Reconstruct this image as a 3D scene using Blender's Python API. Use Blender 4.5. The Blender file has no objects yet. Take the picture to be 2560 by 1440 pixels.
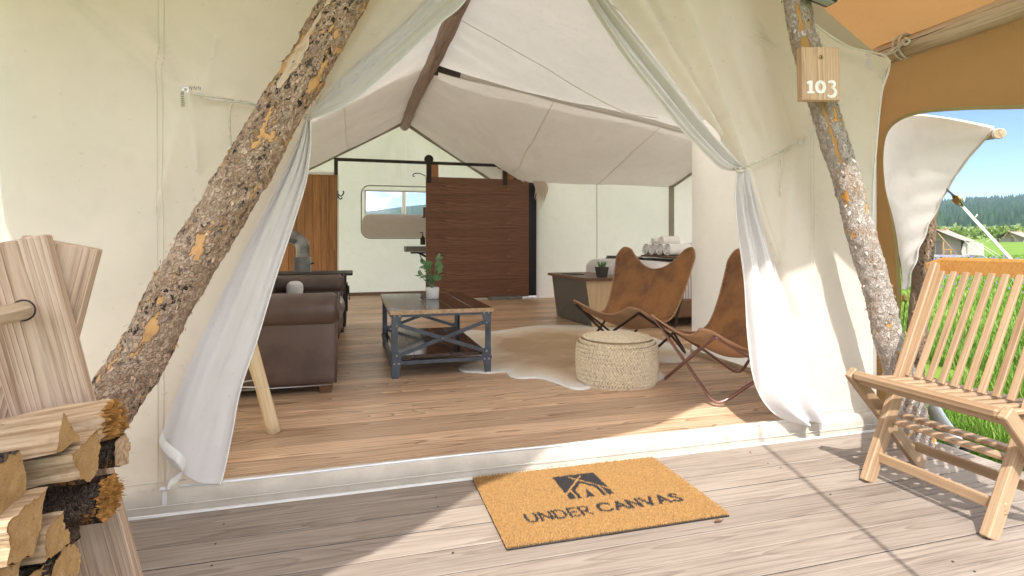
import bpy, bmesh, math, random
import numpy as np
from mathutils import Vector, Matrix, Quaternion, noise as mnoise

random.seed(7)
rng = np.random.default_rng(7)
SC = bpy.context.scene
COL = SC.collection

# ------------------------------------------------------------------ camera
F_PX, TH, CAM_H, HZ = 1394.0, math.radians(15.94), 1.05, 604.0
cam_d = bpy.data.cameras.new('camera')
cam_d.sensor_width = 36.0
cam_d.lens = F_PX / 2560 * 36.0
cam_d.shift_y = -(720 - HZ) / 2560
cam_d.clip_start = 0.05
cam_d.clip_end = 20000
cam = bpy.data.objects.new('camera', cam_d)
cam.location = (0, 0, CAM_H)
cam.rotation_euler = (math.pi / 2, 0, -TH)
COL.objects.link(cam)
SC.camera = cam

# ------------------------------------------------------------------ light
SUN_TRAVEL = Vector((0.33, 0.67, -1.0)).normalized()
to_sun = -SUN_TRAVEL
sun_d = bpy.data.lights.new('sun', 'SUN')
sun_d.energy = 2.0
sun_d.angle = math.radians(0.6)
sun_d.color = (1.0, 0.955, 0.89)
sun = bpy.data.objects.new('sun', sun_d)
sun.rotation_euler = SUN_TRAVEL.to_track_quat('-Z', 'Y').to_euler()
sun.location = (-5, -10, 15)
COL.objects.link(sun)

world = bpy.data.worlds.new('World')
SC.world = world
world.use_nodes = True
wn = world.node_tree
wn.nodes.clear()
w_out = wn.nodes.new('ShaderNodeOutputWorld')
w_bg = wn.nodes.new('ShaderNodeBackground')
w_sky = wn.nodes.new('ShaderNodeTexSky')
w_sky.sky_type = 'NISHITA'
w_sky.sun_disc = False
w_sky.sun_elevation = math.asin(to_sun.z)
w_sky.sun_rotation = math.atan2(to_sun.x, to_sun.y)
w_sky.air_density = 0.55
w_sky.dust_density = 0.0
w_sky.ozone_density = 3.0
w_bg.inputs['Strength'].default_value = 0.07
# bright clouds, mostly unseen, added for ambient light; offset keeps right-hand sky clear
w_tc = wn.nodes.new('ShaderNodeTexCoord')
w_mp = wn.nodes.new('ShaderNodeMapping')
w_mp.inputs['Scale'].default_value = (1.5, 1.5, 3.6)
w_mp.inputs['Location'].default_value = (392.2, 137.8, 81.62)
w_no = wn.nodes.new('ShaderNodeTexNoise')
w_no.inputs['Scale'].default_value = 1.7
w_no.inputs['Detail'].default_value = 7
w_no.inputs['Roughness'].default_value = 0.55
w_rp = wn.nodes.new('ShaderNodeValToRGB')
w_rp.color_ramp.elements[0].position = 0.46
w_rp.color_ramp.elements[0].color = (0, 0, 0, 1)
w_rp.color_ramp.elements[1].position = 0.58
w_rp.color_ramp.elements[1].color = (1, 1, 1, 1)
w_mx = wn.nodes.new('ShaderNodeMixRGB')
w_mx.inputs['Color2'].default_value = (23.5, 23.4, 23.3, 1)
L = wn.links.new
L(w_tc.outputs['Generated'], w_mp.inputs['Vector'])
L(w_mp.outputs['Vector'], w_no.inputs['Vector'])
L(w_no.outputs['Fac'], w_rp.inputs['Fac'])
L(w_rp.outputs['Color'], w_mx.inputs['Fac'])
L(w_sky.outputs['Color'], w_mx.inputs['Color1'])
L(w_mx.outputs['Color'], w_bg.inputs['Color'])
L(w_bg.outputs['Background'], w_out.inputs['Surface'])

SC.view_settings.view_transform = 'Standard'
SC.view_settings.look = 'None'
SC.view_settings.exposure = 1.7
SC.view_settings.gamma = 1.0
SC.view_settings.use_curve_mapping = False
SC.render.engine = 'CYCLES'
SC.cycles.max_bounces = 7
SC.cycles.diffuse_bounces = 5
SC.cycles.transmission_bounces = 5
SC.cycles.transparent_max_bounces = 16
SC.cycles.caustics_reflective = False
SC.cycles.caustics_refractive = False

# ------------------------------------------------------------------ survey helpers: sight lines to points of the place
_c, _s = math.cos(TH), math.sin(TH)
def ray(u, v):
    a = (u - 1280) / F_PX
    return Vector((a * _c + _s, -a * _s + _c, (HZ - v) / F_PX))
def fz(u, v, z=0.0):
    r = ray(u, v); t = (z - CAM_H) / r.z
    return r * t + Vector((0, 0, CAM_H))
def fY(u, v, Y):
    r = ray(u, v)
    return r * (Y / r.y) + Vector((0, 0, CAM_H))
def fX(u, v, X):
    r = ray(u, v)
    return r * (X / r.x) + Vector((0, 0, CAM_H))

# ------------------------------------------------------------------ object helpers
def wm(o):
    m = o.matrix_basis.copy()
    if o.parent:
        m = wm(o.parent) @ o.matrix_parent_inverse @ m
    return m
def attach(o, parent, local=False):
    if parent is not None:
        o.parent = parent
        if not local:
            o.matrix_parent_inverse = wm(parent).inverted()
def tag(o, label=None, cat=None, group=None, kind=None):
    if label: o['label'] = label
    if cat: o['category'] = cat
    if group: o['group'] = group
    if kind: o['kind'] = kind
    return o
def empty(name, loc=(0, 0, 0), rz=0.0, label=None, cat=None, group=None):
    o = bpy.data.objects.new(name, None)
    o.empty_display_size = 0.1
    o.location = loc
    o.rotation_euler = (0, 0, rz)
    COL.objects.link(o)
    return tag(o, label, cat, group)
def link_mesh(name, me, parent=None, local=False, basis=None):
    o = bpy.data.objects.new(name, me)
    COL.objects.link(o)
    if basis is not None:
        o.matrix_basis = basis
    attach(o, parent, local)
    return o

class MB:
    """collects shapes for one mesh"""
    def __init__(self):
        self.v = []; self.f = []; self.m = []; self.sm = []
    def add(self, verts, faces, mi=0, smooth=False):
        b = len(self.v)
        self.v.extend([tuple(p) for p in verts])
        for f in faces:
            self.f.append(tuple(i + b for i in f)); self.m.append(mi); self.sm.append(smooth)
        return self
    def box(self, c, s, M=None, mi=0, ch=0.0):
        x, y, z = s[0] / 2, s[1] / 2, s[2] / 2
        c = Vector(c)
        if ch <= 0:
            vs = [Vector((a * x, b * y, d * z)) for a in (-1, 1) for b in (-1, 1) for d in (-1, 1)]
            fs = [(0, 1, 3, 2), (4, 6, 7, 5), (0, 4, 5, 1), (2, 3, 7, 6), (0, 2, 6, 4), (1, 5, 7, 3)]
        else:
            ch = min(ch, x * .9, y * .9, z * .9)
            vs = []; idx = {}
            for a in (-1, 1):
                for b in (-1, 1):
                    for d in (-1, 1):
                        for ax in range(3):
                            p = [a * (x - ch), b * (y - ch), d * (z - ch)]
                            p[ax] = (a * x, b * y, d * z)[ax]
                            idx[(a, b, d, ax)] = len(vs); vs.append(Vector(p))
            fs = []
            for ax in range(3):
                o1, o2 = [(1, 2), (2, 0), (0, 1)][ax]
                for sg in (-1, 1):
                    q = []
                    for (p1, p2) in ((-1, -1), (1, -1), (1, 1), (-1, 1)):
                        k = [0, 0, 0]; k[ax] = sg; k[o1] = p1; k[o2] = p2
                        q.append(idx[(k[0], k[1], k[2], ax)])
                    fs.append(tuple(q if sg > 0 else q[::-1]))
            for ax in range(3):       # edge chamfers, edges running along ax
                o1, o2 = [(1, 2), (2, 0), (0, 1)][ax]
                for p1 in (-1, 1):
                    for p2 in (-1, 1):
                        k = [0, 0, 0]; k[o1] = p1; k[o2] = p2
                        ka = list(k); ka[ax] = -1; kb = list(k); kb[ax] = 1
                        q = [idx[(*ka, o1)], idx[(*ka, o2)], idx[(*kb, o2)], idx[(*kb, o1)]]
                        fs.append(tuple(q if p1 * p2 < 0 else q[::-1]))
            for a in (-1, 1):
                for b in (-1, 1):
                    for d in (-1, 1):
                        q = [idx[(a, b, d, 0)], idx[(a, b, d, 1)], idx[(a, b, d, 2)]]
                        fs.append(tuple(q if a * b * d > 0 else q[::-1]))
        if M is not None:
            vs = [M @ p for p in vs]
        return self.add([p + c for p in vs], fs, mi)
    def bar(self, p, q, w, h, up=(0, 0, 1), mi=0, ch=0.0, ext=0.0):
        """rectangular bar from p to q, w across, h along 'up'"""
        p, q = Vector(p), Vector(q)
        d = (q - p); L_ = d.length; d.normalize()
        up = Vector(up)
        y = up.cross(d)
        if y.length < 1e-4: y = Vector((0, 1, 0)).cross(d)
        y.normalize(); z = d.cross(y)
        M = Matrix((d, y, z)).transposed()
        return self.box((p + q) / 2, (L_ + ext, w, h), M, mi, ch)
    def tube(self, pts, r, seg=10, mi=0, caps=True, smooth=True, closed=False, squash=None):
        pts = [Vector(p) for p in pts]
        n = len(pts)
        rr = r if hasattr(r, '__len__') else [r] * n
        t = []
        for i in range(n):
            a = pts[(i - 1) % n] if (closed or i > 0) else pts[i]
            b = pts[(i + 1) % n] if (closed or i < n - 1) else pts[i]
            d = (b - a)
            t.append(d.normalized() if d.length > 1e-9 else Vector((0, 0, 1)))
        ref = Vector((0, 0, 1)) if abs(t[0].z) < .9 else Vector((1, 0, 0))
        nrm = (ref - t[0] * ref.dot(t[0])).normalized()
        vs = []
        for i in range(n):
            nrm = (nrm - t[i] * nrm.dot(t[i]))
            nrm = nrm.normalized() if nrm.length > 1e-6 else Vector((0, 1, 0))
            bn = t[i].cross(nrm)
            for k in range(seg):
                a = 2 * math.pi * k / seg
                vs.append(pts[i] + (nrm * math.cos(a) + bn * math.sin(a) * (squash or 1)) * rr[i])
        fs = []
        m = n if closed else n - 1
        for i in range(m):
            for k in range(seg):
                a, b = i * seg + k, i * seg + (k + 1) % seg
                c, d = ((i + 1) % n) * seg + (k + 1) % seg, ((i + 1) % n) * seg + k
                fs.append((a, b, c, d))
        self.add(vs, fs, mi, smooth)
        if caps and not closed:
            b0 = len(self.v) - len(vs)
            self.f.append(tuple(b0 + k for k in range(seg))[::-1]); self.m.append(mi); self.sm.append(False)
            self.f.append(tuple(b0 + (n - 1) * seg + k for k in range(seg))); self.m.append(mi); self.sm.append(False)
        return self
    def lathe(self, prof, c=(0, 0, 0), seg=32, mi=0, smooth=True):
        """prof: (radius, z)"""
        c = Vector(c); vs = []; fs = []
        for (r, z) in prof:
            for k in range(seg):
                a = 2 * math.pi * k / seg
                vs.append(c + Vector((r * math.cos(a), r * math.sin(a), z)))
        for i in range(len(prof) - 1):
            for k in range(seg):
                a, b = i * seg + k, i * seg + (k + 1) % seg
                fs.append((a, b, b + seg, a + seg))
        return self.add(vs, fs, mi, smooth)
    def grid(self, P, mi=0, smooth=True):
        """P: rows of points"""
        nr, nc = len(P), len(P[0])
        vs = [p for row in P for p in row]
        fs = [(i * nc + j, i * nc + j + 1, (i + 1) * nc + j + 1, (i + 1) * nc + j)
              for i in range(nr - 1) for j in range(nc - 1)]
        return self.add(vs, fs, mi, smooth)
    def mesh(self, name, mats):
        me = bpy.data.meshes.new(name)
        me.from_pydata([tuple(p) for p in self.v], [], self.f)
        for m in (mats if isinstance(mats, (list, tuple)) else [mats]):
            me.materials.append(m)
        me.polygons.foreach_set('material_index', self.m)
        me.polygons.foreach_set('use_smooth', self.sm)
        me.update()
        return me
    def build(self, name, mats, parent=None, local=False, basis=None):
        return link_mesh(name, self.mesh(name, mats), parent, local, basis)

def fast_mesh(name, V, T, mats, mi=None, smooth=False):
    """big triangle mesh from numpy arrays"""
    me = bpy.data.meshes.new(name)
    me.vertices.add(len(V)); me.vertices.foreach_set('co', np.asarray(V, np.float32).ravel())
    me.loops.add(len(T) * 3); me.loops.foreach_set('vertex_index', np.asarray(T, np.int32).ravel())
    me.polygons.add(len(T))
    me.polygons.foreach_set('loop_start', np.arange(0, len(T) * 3, 3, dtype=np.int32))
    for m in (mats if isinstance(mats, (list, tuple)) else [mats]):
        me.materials.append(m)
    if mi is not None: me.polygons.foreach_set('material_index', np.asarray(mi, np.int32))
    if smooth: me.polygons.foreach_set('use_smooth', np.ones(len(T), dtype=bool))
    me.update(calc_edges=True)
    return me

def spline(pts, n):
    """Catmull-Rom through pts, n samples by chord length"""
    P = [Vector(p) for p in pts]
    if len(P) == 2:
        return [P[0].lerp(P[1], i / (n - 1)) for i in range(n)]
    d = [0.0]
    for a, b in zip(P, P[1:]): d.append(d[-1] + max((b - a).length, 1e-6))
    out = []
    for i in range(n):
        t = d[-1] * i / (n - 1)
        k = max(j for j in range(len(d) - 1) if d[j] <= t + 1e-9)
        f = (t - d[k]) / (d[k + 1] - d[k])
        p1, p2 = P[k], P[k + 1]
        p0 = P[k - 1] if k > 0 else p1 * 2 - p2
        p3 = P[k + 2] if k + 2 < len(P) else p2 * 2 - p1
        out.append(.5 * ((2 * p1) + (p2 - p0) * f + (2 * p0 - 5 * p1 + 4 * p2 - p3) * f * f + (3 * p1 - p0 - 3 * p2 + p3) * f ** 3))
    return out
def interp(x, xs, ys): return float(np.interp(x, xs, ys))
def nz(p, s=1.0): return mnoise.noise(Vector(p) * s)

# ------------------------------------------------------------------ materials
class G:
    def __init__(self, name):
        self.mat = bpy.data.materials.new(name)
        self.mat.use_nodes = True
        self.nt = self.mat.node_tree
        self.nt.nodes.clear()
        self.out = self.nt.nodes.new('ShaderNodeOutputMaterial')
    def n(self, typ, props=None, **inp):
        nd = self.nt.nodes.new('ShaderNode' + typ)
        for k, v in (props or {}).items(): setattr(nd, k, v)
        for k, v in inp.items():
            s = nd.inputs[int(k[1:])] if k[0] == 'i' and k[1:].isdigit() else nd.inputs[k.replace('_', ' ')]
            if isinstance(v, bpy.types.NodeSocket): self.nt.links.new(v, s)
            elif isinstance(v, bpy.types.Node): self.nt.links.new(v.outputs[0], s)
            else:
                if hasattr(s.default_value, '__len__') and hasattr(v, '__len__') and len(s.default_value) == 4 and len(v) == 3: v = (*v, 1)
                if hasattr(s.default_value, '__len__') and not hasattr(v, '__len__'): v = (v, v, v, 1)[:len(s.default_value)]
                s.default_value = v
        return nd
    def coord(self, which='Object'):
        return self.n('TexCoord').outputs[which]
    def ramp(self, fac, stops, interp='LINEAR'):
        nd = self.nt.nodes.new('ShaderNodeValToRGB')
        cr = nd.color_ramp; cr.interpolation = interp
        while len(cr.elements) < len(stops): cr.elements.new(0.5)
        for e, (p, c) in zip(cr.elements, stops):
            e.position = p
            c = (c, c, c) if not hasattr(c, '__len__') else c
            e.color = (*c[:3], 1)
        self.nt.links.new(fac if isinstance(fac, bpy.types.NodeSocket) else fac.outputs[0], nd.inputs[0])
        return nd.outputs[0]
    def mix(self, a, b, fac, mode='MIX'):
        return self.n('MixRGB', {'blend_type': mode}, Fac=fac, Color1=a, Color2=b).outputs[0]
    def math(self, op, a, b=0.0):
        return self.n('Math', {'operation': op}, i0=a, i1=b).outputs[0]
    def noise(self, vec, scale, detail=3, rough=.5, dist=0.0):
        return self.n('TexNoise', Vector=vec, Scale=scale, Detail=detail, Roughness=rough, Distortion=dist).outputs[0]
    def bump(self, h, strength=.3, dist=.01, normal=None):
        nd = self.n('Bump', Height=h, Strength=strength, Distance=dist)
        if normal is not None: self.nt.links.new(normal, nd.inputs['Normal'])
        return nd.outputs[0]
    def pbsdf(self, **k):
        nd = self.n('BsdfPrincipled', **k)
        self.nt.links.new(nd.outputs[0], self.out.inputs[0])
        return self.mat
    def surf(self, sh):
        self.nt.links.new(sh.outputs[0] if isinstance(sh, bpy.types.Node) else sh, self.out.inputs[0])
        return self.mat

def sc(c, k): return tuple(min(1, x * k) for x in c)

def mat_plain(name, col, rough=.6, metal=0.0, var=.12, vs=6.0, bump=0.0, bs=60.0, spec=.5):
    g = G(name); co = g.coord()
    f = g.noise(co, vs, 4)
    c = g.mix(sc(col, 1 - var), sc(col, 1 + var), g.ramp(f, [(.3, 0), (.7, 1)]))
    k = dict(Base_Color=c, Roughness=rough, Metallic=metal, Specular_IOR_Level=spec)
    if bump: k['Normal'] = g.bump(g.noise(co, bs, 3), bump, .004)
    return g.pbsdf(**k)

def mat_canvas(name, col, trans=.3, tcol=None, wr=.25, stain=.06, soil=False):
    g = G(name); co = g.coord()
    big = g.noise(co, 1.1, 4, .55)
    c = g.mix(sc(col, 1 - stain), sc(col, 1 + stain), g.ramp(big, [(.3, 0), (.7, 1)]))
    fine = g.noise(co, 9, 2, .65)
    c = g.mix(c, sc(col, .90), g.math('MULTIPLY', g.ramp(fine, [(.5, 0), (.8, 1)]), .6))
    spots = g.noise(co, 34, 1, .7)
    c = g.mix(c, sc(col, .72), g.math('MULTIPLY', g.ramp(spots, [(.70, 0), (.78, 1)]), .5))
    if soil:
        zz = g.n('SeparateXYZ', Vector=co).outputs['Z']
        low_ = g.math('ADD', g.math('MULTIPLY', zz, 4.0), g.math('MULTIPLY', g.noise(co, 7, 5, .7), .9))
        c = g.mix(c, (.42, .36, .29), g.ramp(low_, [(.42, .55), (.85, 0)]))
    h = g.math('ADD', g.noise(co, 2.3, 3, .55, .6), g.math('MULTIPLY', g.noise(co, 11, 2, .6), .10))
    nrm = g.bump(h, wr, .05)
    d = g.n('BsdfDiffuse', Color=c, Roughness=.9, Normal=nrm)
    tcc = g.mix(c, tcol or col, .6)
    t = g.n('BsdfTranslucent', Color=tcc, Normal=nrm)
    return g.surf(g.n('MixShader', i0=trans, i1=d.outputs[0], i2=t.outputs[0]))

def mat_wood(name, c_lo, c_mid, c_hi, ring=24.0, rough=.6, var=.25, rand=True, wander=.05, spec=.35, bump=.15, hue=None, axis='X', line=.5):
    """flat-sawn timber: growth rings round an axis that wanders below the face, grain along local axis"""
    g = G(name); co = g.coord()
    if axis != 'X':
        sp = g.n('SeparateXYZ', Vector=co)
        o = {'Y': ('Y', 'X', 'Z'), 'Z': ('Z', 'X', 'Y')}[axis]
        co = g.n('CombineXYZ', X=sp.outputs[o[0]], Y=sp.outputs[o[1]], Z=sp.outputs[o[2]]).outputs[0]
    rnd = g.n('ObjectInfo').outputs['Random'] if rand else None
    if rand:
        off = g.n('CombineXYZ', X=g.math('MULTIPLY', rnd, 37.0), Y=g.math('MULTIPLY', g.math('SUBTRACT', rnd, .5), .11), Z=g.math('MULTIPLY', rnd, .06)).outputs[0]
        co = g.n('VectorMath', {'operation': 'ADD'}, i0=co, i1=off).outputs[0]
    low = g.n('TexNoise', Vector=g.n('Mapping', Vector=co, Scale=(.55, 2.2, 2.2)).outputs[0], Scale=1.0, Detail=2.0)
    w = g.n('VectorMath', {'operation': 'SUBTRACT'}, i0=low.outputs['Color'], i1=(.5, .5, .5)).outputs[0]
    w = g.n('VectorMath', {'operation': 'MULTIPLY'}, i0=w, i1=(0, wander * 2.2, wander * 2.2)).outputs[0]
    co2 = g.n('VectorMath', {'operation': 'ADD'}, i0=co, i1=w).outputs[0]
    co2 = g.n('VectorMath', {'operation': 'ADD'}, i0=co2, i1=(0, .012, .035)).outputs[0]
    co2 = g.n('Mapping', Vector=co2, Scale=(.10, 1, 1)).outputs[0]
    wv = g.n('TexWave', {'wave_type': 'RINGS', 'rings_direction': 'X', 'wave_profile': 'SAW'}, Vector=co2, Scale=ring, Distortion=1.3, Detail=4.0, Detail_Scale=1.6, Detail_Roughness=.6).outputs['Fac']
    fib = g.noise(g.n('Mapping', Vector=co, Scale=(2.2, 70, 70)).outputs[0], 1.0, 4, .65)
    fib2 = g.noise(g.n('Mapping', Vector=co, Scale=(7, 260, 260)).outputs[0], 1.0, 3, .6)
    blot = g.noise(g.n('Mapping', Vector=co, Scale=(1.2, 5, 5)).outputs[0], 1.0, 4, .6)
    c = g.ramp(wv, [(0.0, c_hi), (.5, c_mid), (.80, c_mid), (.93, c_lo), (1.0, c_mid)])
    c = g.mix(c_mid, c, min(1, line + .35))
    c = g.mix(c, sc(c_lo, .9), g.math('MULTIPLY', g.ramp(fib, [(.48, 0), (.66, 1)]), .75))
    c = g.mix(c, c_hi, g.math('MULTIPLY', g.ramp(fib2, [(.5, 0), (.75, 1)]), .4))
    c = g.mix(c, c_hi, g.math('MULTIPLY', g.ramp(blot, [(.4, 0), (.75, 1)]), .5))
    c = g.mix(c, sc(c_lo, 1.1), g.math('MULTIPLY', g.ramp(blot, [(.3, 1), (.45, 0)]), .35))
    if rand:
        c = g.n('HueSaturation', Color=c, Value=g.math('ADD', g.math('MULTIPLY', rnd, var), 1 - var / 2), Saturation=1.0).outputs[0]
    nrm = g.bump(g.math('ADD', g.math('MULTIPLY', wv, .5), fib), bump, .004)
    rg = g.math('ADD', g.math('MULTIPLY', fib, .2), rough - .1)
    return g.pbsdf(Base_Color=c, Roughness=rg, Specular_IOR_Level=spec, Normal=nrm)

def mat_bark(name, base, pale, dark, orange, o_lo=.6, d_lo=.56, strip=None, scale=1.0, attr=True):
    g = G(name)
    co = g.n('Attribute', {'attribute_name': 'barkco'}).outputs['Vector'] if attr else g.coord()
    warp = g.n('TexNoise', Vector=co, Scale=30 * scale, Detail=3.0)
    cw = g.n('VectorMath', {'operation': 'ADD'}, i0=co, i1=g.n('VectorMath', {'operation': 'SCALE'}, i0=warp.outputs['Color'], Scale=.02).outputs[0]).outputs[0]
    cs = g.n('Mapping', Vector=cw, Scale=(1, .62, 1)).outputs[0]
    vo = g.n('TexVoronoi', {'feature': 'F1'}, Vector=cs, Scale=95 * scale)
    ved = g.n('TexVoronoi', {'feature': 'DISTANCE_TO_EDGE'}, Vector=cs, Scale=95 * scale).outputs['Distance']
    cell = g.n('SeparateColor', Color=vo.outputs['Color']).outputs[0]
    mot = g.noise(cs, 46 * scale, 5, .7)
    c = g.mix(base, pale, g.ramp(g.math('ADD', g.math('MULTIPLY', cell, .45), g.math('MULTIPLY', mot, .65)), [(.32, 0), (.72, 1)]))
    fine = g.noise(co, 210 * scale, 4, .7)
    c = g.mix(c, sc(dark, 2.2), g.math('MULTIPLY', g.ramp(fine, [(.52, 0), (.72, 1)]), .28))
    tan = g.noise(cs, 17 * scale, 4, .6)
    c = g.mix(c, sc(orange, .8), g.math('MULTIPLY', g.ramp(tan, [(.5, 0), (.68, 1)]), .45))
    dk = g.noise(cs, 58 * scale, 4, .65)
    dk2 = g.noise(cs, 9 * scale, 3)
    dm = g.math('MULTIPLY', g.ramp(dk, [(d_lo, 0), (d_lo + .04, 1)]), g.ramp(dk2, [(.36, .15), (.55, 1)]))
    c = g.mix(c, dark, dm)
    c = g.mix(c, sc(dark, 1.2), g.ramp(ved, [(.0, .38), (.03, 0)]))
    on = g.noise(g.n('Mapping', Vector=cw, Scale=(1, .38, 1)).outputs[0], 15 * scale, 4, .6)
    om = g.ramp(on, [(o_lo, 0), (o_lo + .02, 1)])
    oc = g.mix(sc(orange, .75), sc(orange, 1.45), g.noise(g.n('Mapping', Vector=co, Scale=(4, .6, 1)).outputs[0], 40, 4))
    c = g.mix(c, oc, om)
    if strip is not None:
        at = g.n('Attribute', {'attribute_name': 'strip'}).outputs['Fac']
        sm = g.ramp(g.math('ADD', at, g.math('MULTIPLY', g.math('SUBTRACT', g.noise(cs, 26, 4), .5), .9)), [(.50, 0), (.54, 1)])
        gr_ = g.noise(g.n('Mapping', Vector=co, Scale=(6, .5, 1)).outputs[0], 30, 4, .6)
        sw = g.mix(strip, sc(strip, .68), g.ramp(gr_, [(.4, 0), (.7, 1)]))
        c = g.mix(c, sw, sm)
    else:
        sm = 0.0
    h = g.math('ADD', g.math('MULTIPLY', g.ramp(ved, [(0, 0), (.12, 1)]), .5), g.math('ADD', g.math('MULTIPLY', cell, .5), g.math('ADD', mot, g.math('MULTIPLY', fine, .6))))
    h = g.mix(h, .35, om)
    h = g.mix(h, .5, sm)
    return g.pbsdf(Base_Color=c, Roughness=.85, Specular_IOR_Level=.2, Normal=g.bump(h, 1.0, .014))

def mat_leather(name, col, dark, rough=.42):
    g = G(name); co = g.coord()
    f = g.noise(co, 5.5, 5, .6)
    c = g.mix(col, dark, g.ramp(f, [(.42, 0), (.72, 1)]))
    f2 = g.noise(co, 2.2, 2)
    c = g.mix(c, sc(col, 1.35), g.math('MULTIPLY', g.ramp(f2, [(.5, 0), (.75, 1)]), .6))
    vo = g.n('TexVoronoi', {'feature': 'DISTANCE_TO_EDGE'}, Vector=co, Scale=220).outputs['Distance']
    h = g.math('ADD', g.math('MULTIPLY', vo, .6), g.math('MULTIPLY', g.noise(co, 24, 4), .8))
    return g.pbsdf(Base_Color=c, Roughness=g.math('ADD', g.math('MULTIPLY', f, .3), rough - .12), Specular_IOR_Level=.45, Normal=g.bump(h, .18, .006))

M = {}
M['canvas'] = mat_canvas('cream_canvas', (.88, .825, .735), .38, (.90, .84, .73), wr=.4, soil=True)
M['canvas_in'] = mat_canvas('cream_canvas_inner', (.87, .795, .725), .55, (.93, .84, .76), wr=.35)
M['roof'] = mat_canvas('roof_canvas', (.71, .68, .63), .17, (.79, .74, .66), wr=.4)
M['liner'] = mat_canvas('door_liner_canvas', (.73, .70, .69), .16, (.78, .74, .70), wr=.2, stain=.03)
M['fly'] = mat_canvas('tan_fly_canvas', (.34, .185, .072), .33, (.54, .29, .11), wr=.2)
M['fly_out'] = mat_canvas('pale_fly_canvas', (.87, .82, .79), .35, (.86, .80, .74), wr=.25)
M['piping'] = mat_plain('white_piping', (.80, .79, .76), .7, var=.03)
M['trim'] = mat_plain('brown_canvas_trim', (.34, .29, .235), .9, var=.08)
M['seam'] = mat_plain('canvas_seam', (.70, .66, .555), .9, var=.04)
M['deckwood'] = mat_wood('weathered_deck_wood', (.135, .102, .080), (.265, .215, .175), (.35, .30, .255), ring=24, rough=.75, var=.24, wander=.08, bump=.4, line=.22)
M['floorwood'] = mat_wood('stained_floor_wood', (.20, .095, .045), (.62, .40, .255), (.76, .55, .385), ring=20, rough=.40, var=.36, wander=.12, bump=.12, spec=.4, line=.65)
M['paneling'] = mat_wood('cedar_panel_wood', (.20, .085, .03), (.36, .165, .062), (.47, .24, .10), ring=14, rough=.5, var=.35, axis='Z', wander=.05)
M['doorwood'] = mat_wood('dark_barn_door_wood', (.075, .03, .018), (.19, .085, .05), (.28, .14, .085), ring=13, rough=.5, var=.05, rand=False, wander=.16, line=.6)
M['teak'] = mat_wood('teak_wood', (.25, .14, .072), (.365, .24, .14), (.44, .32, .21), ring=20, rough=.55, var=.22, wander=.03, line=.25)
M['teak_or'] = mat_wood('oiled_teak_wood', (.38, .17, .04), (.50, .24, .065), (.58, .32, .10), ring=20, rough=.4, var=.1, wander=.03, line=.3)
M['pine'] = mat_wood('rough_pine_board', (.20, .105, .06), (.47, .335, .235), (.58, .45, .345), ring=34, rough=.75, var=.12, wander=.025, bump=.5, line=.9)
M['pine_or'] = mat_wood('stained_pine_board', (.27, .13, .06), (.52, .335, .205), (.64, .47, .325), ring=26, rough=.6, var=.1, axis='Z', wander=.04, line=.75)
M['palelog'] = mat_wood('peeled_pole_wood', (.60, .43, .22), (.74, .58, .36), (.80, .66, .45), ring=9, rough=.6, var=.05, axis='Z', wander=.05, line=.2)
M['greylog'] = mat_wood('weathered_log_wood', (.26, .18, .11), (.52, .41, .29), (.64, .53, .40), ring=9, rough=.8, var=.05, axis='Y', wander=.06, bump=.4, line=.4)
M['ridgewood'] = mat_wood('ridge_pole_wood', (.15, .095, .07), (.30, .21, .165), (.38, .28, .22), ring=9, rough=.75, var=.05, axis='Y', wander=.06, bump=.3, line=.5)
M['bark1'] = mat_bark('pine_bark', (.50, .33, .22), (.78, .59, .44), (.065, .052, .052), (.52, .30, .13), .60, .545, strip=(.66, .52, .39))
M['bark2'] = mat_bark('birch_bark', (.52, .43, .37), (.80, .72, .66), (.12, .09, .07), (.56, .28, .075), .625, .62, strip=(.54, .31, .12), scale=1.1)
M['bark3'] = mat_bark('post_bark', (.30, .20, .14), (.42, .30, .22), (.08, .05, .035), (.44, .24, .10), .63, .56)
M['metal_dk'] = mat_plain('dark_iron', (.045, .036, .03), .5, .6, var=.25)
M['metal_bl'] = mat_plain('blue_grey_steel', (.085, .095, .115), .42, .65, var=.25, vs=12)
M['bolt'] = mat_plain('steel_bolt', (.45, .45, .46), .3, .9)
M['black'] = mat_plain('black_stove_iron', (.022, .021, .021), .5, .2, var=.2)
M['galv'] = mat_plain('galvanised_pipe', (.26, .25, .24), .38, .85, var=.35, vs=9)
M['sofa'] = mat_leather('dark_brown_sofa_leather', (.125, .082, .070), (.080, .051, .044), .32)
M['leather'] = mat_leather('tan_sling_leather', (.38, .165, .05), (.12, .05, .022), .38)
M['suede'] = mat_plain('pale_suede_back', (.52, .33, .20), .9, var=.12)
M['lace'] = mat_plain('leather_lacing', (.50, .30, .19), .8, var=.1)
M['rod_dk'] = mat_plain('dark_chair_rod', (.05, .035, .034), .35, .6)
M['rod_cu'] = mat_plain('coppery_chair_rod', (.34, .20, .175), .32, .8, var=.1)
M['jute'] = mat_plain('braided_jute', (.88, .73, .54), .9, var=.2, vs=60, bump=.4, bs=400)
M['coir'] = mat_plain('coir_fibre', (.34, .19, .065), .95, var=.35, vs=140)
M['coir_ink'] = mat_plain('black_printed_coir', (.028, .024, .026), .95, var=.4, vs=140)
M['white'] = mat_plain('white_ceramic', (.82, .82, .81), .25, var=.02)
M['paint'] = mat_plain('white_paint', (.86, .85, .83), .6, var=.04, vs=60, bump=.2)
M['linen'] = mat_plain('white_linen', (.74, .72, .74), .95, var=.05, bump=.3, bs=30)
M['towel'] = mat_plain('white_terry', (.88, .86, .86), 1.0, var=.03, bump=.3, bs=220)
M['greypaint'] = mat_plain('grey_painted_panel', (.125, .112, .102), .6, var=.06)
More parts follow.
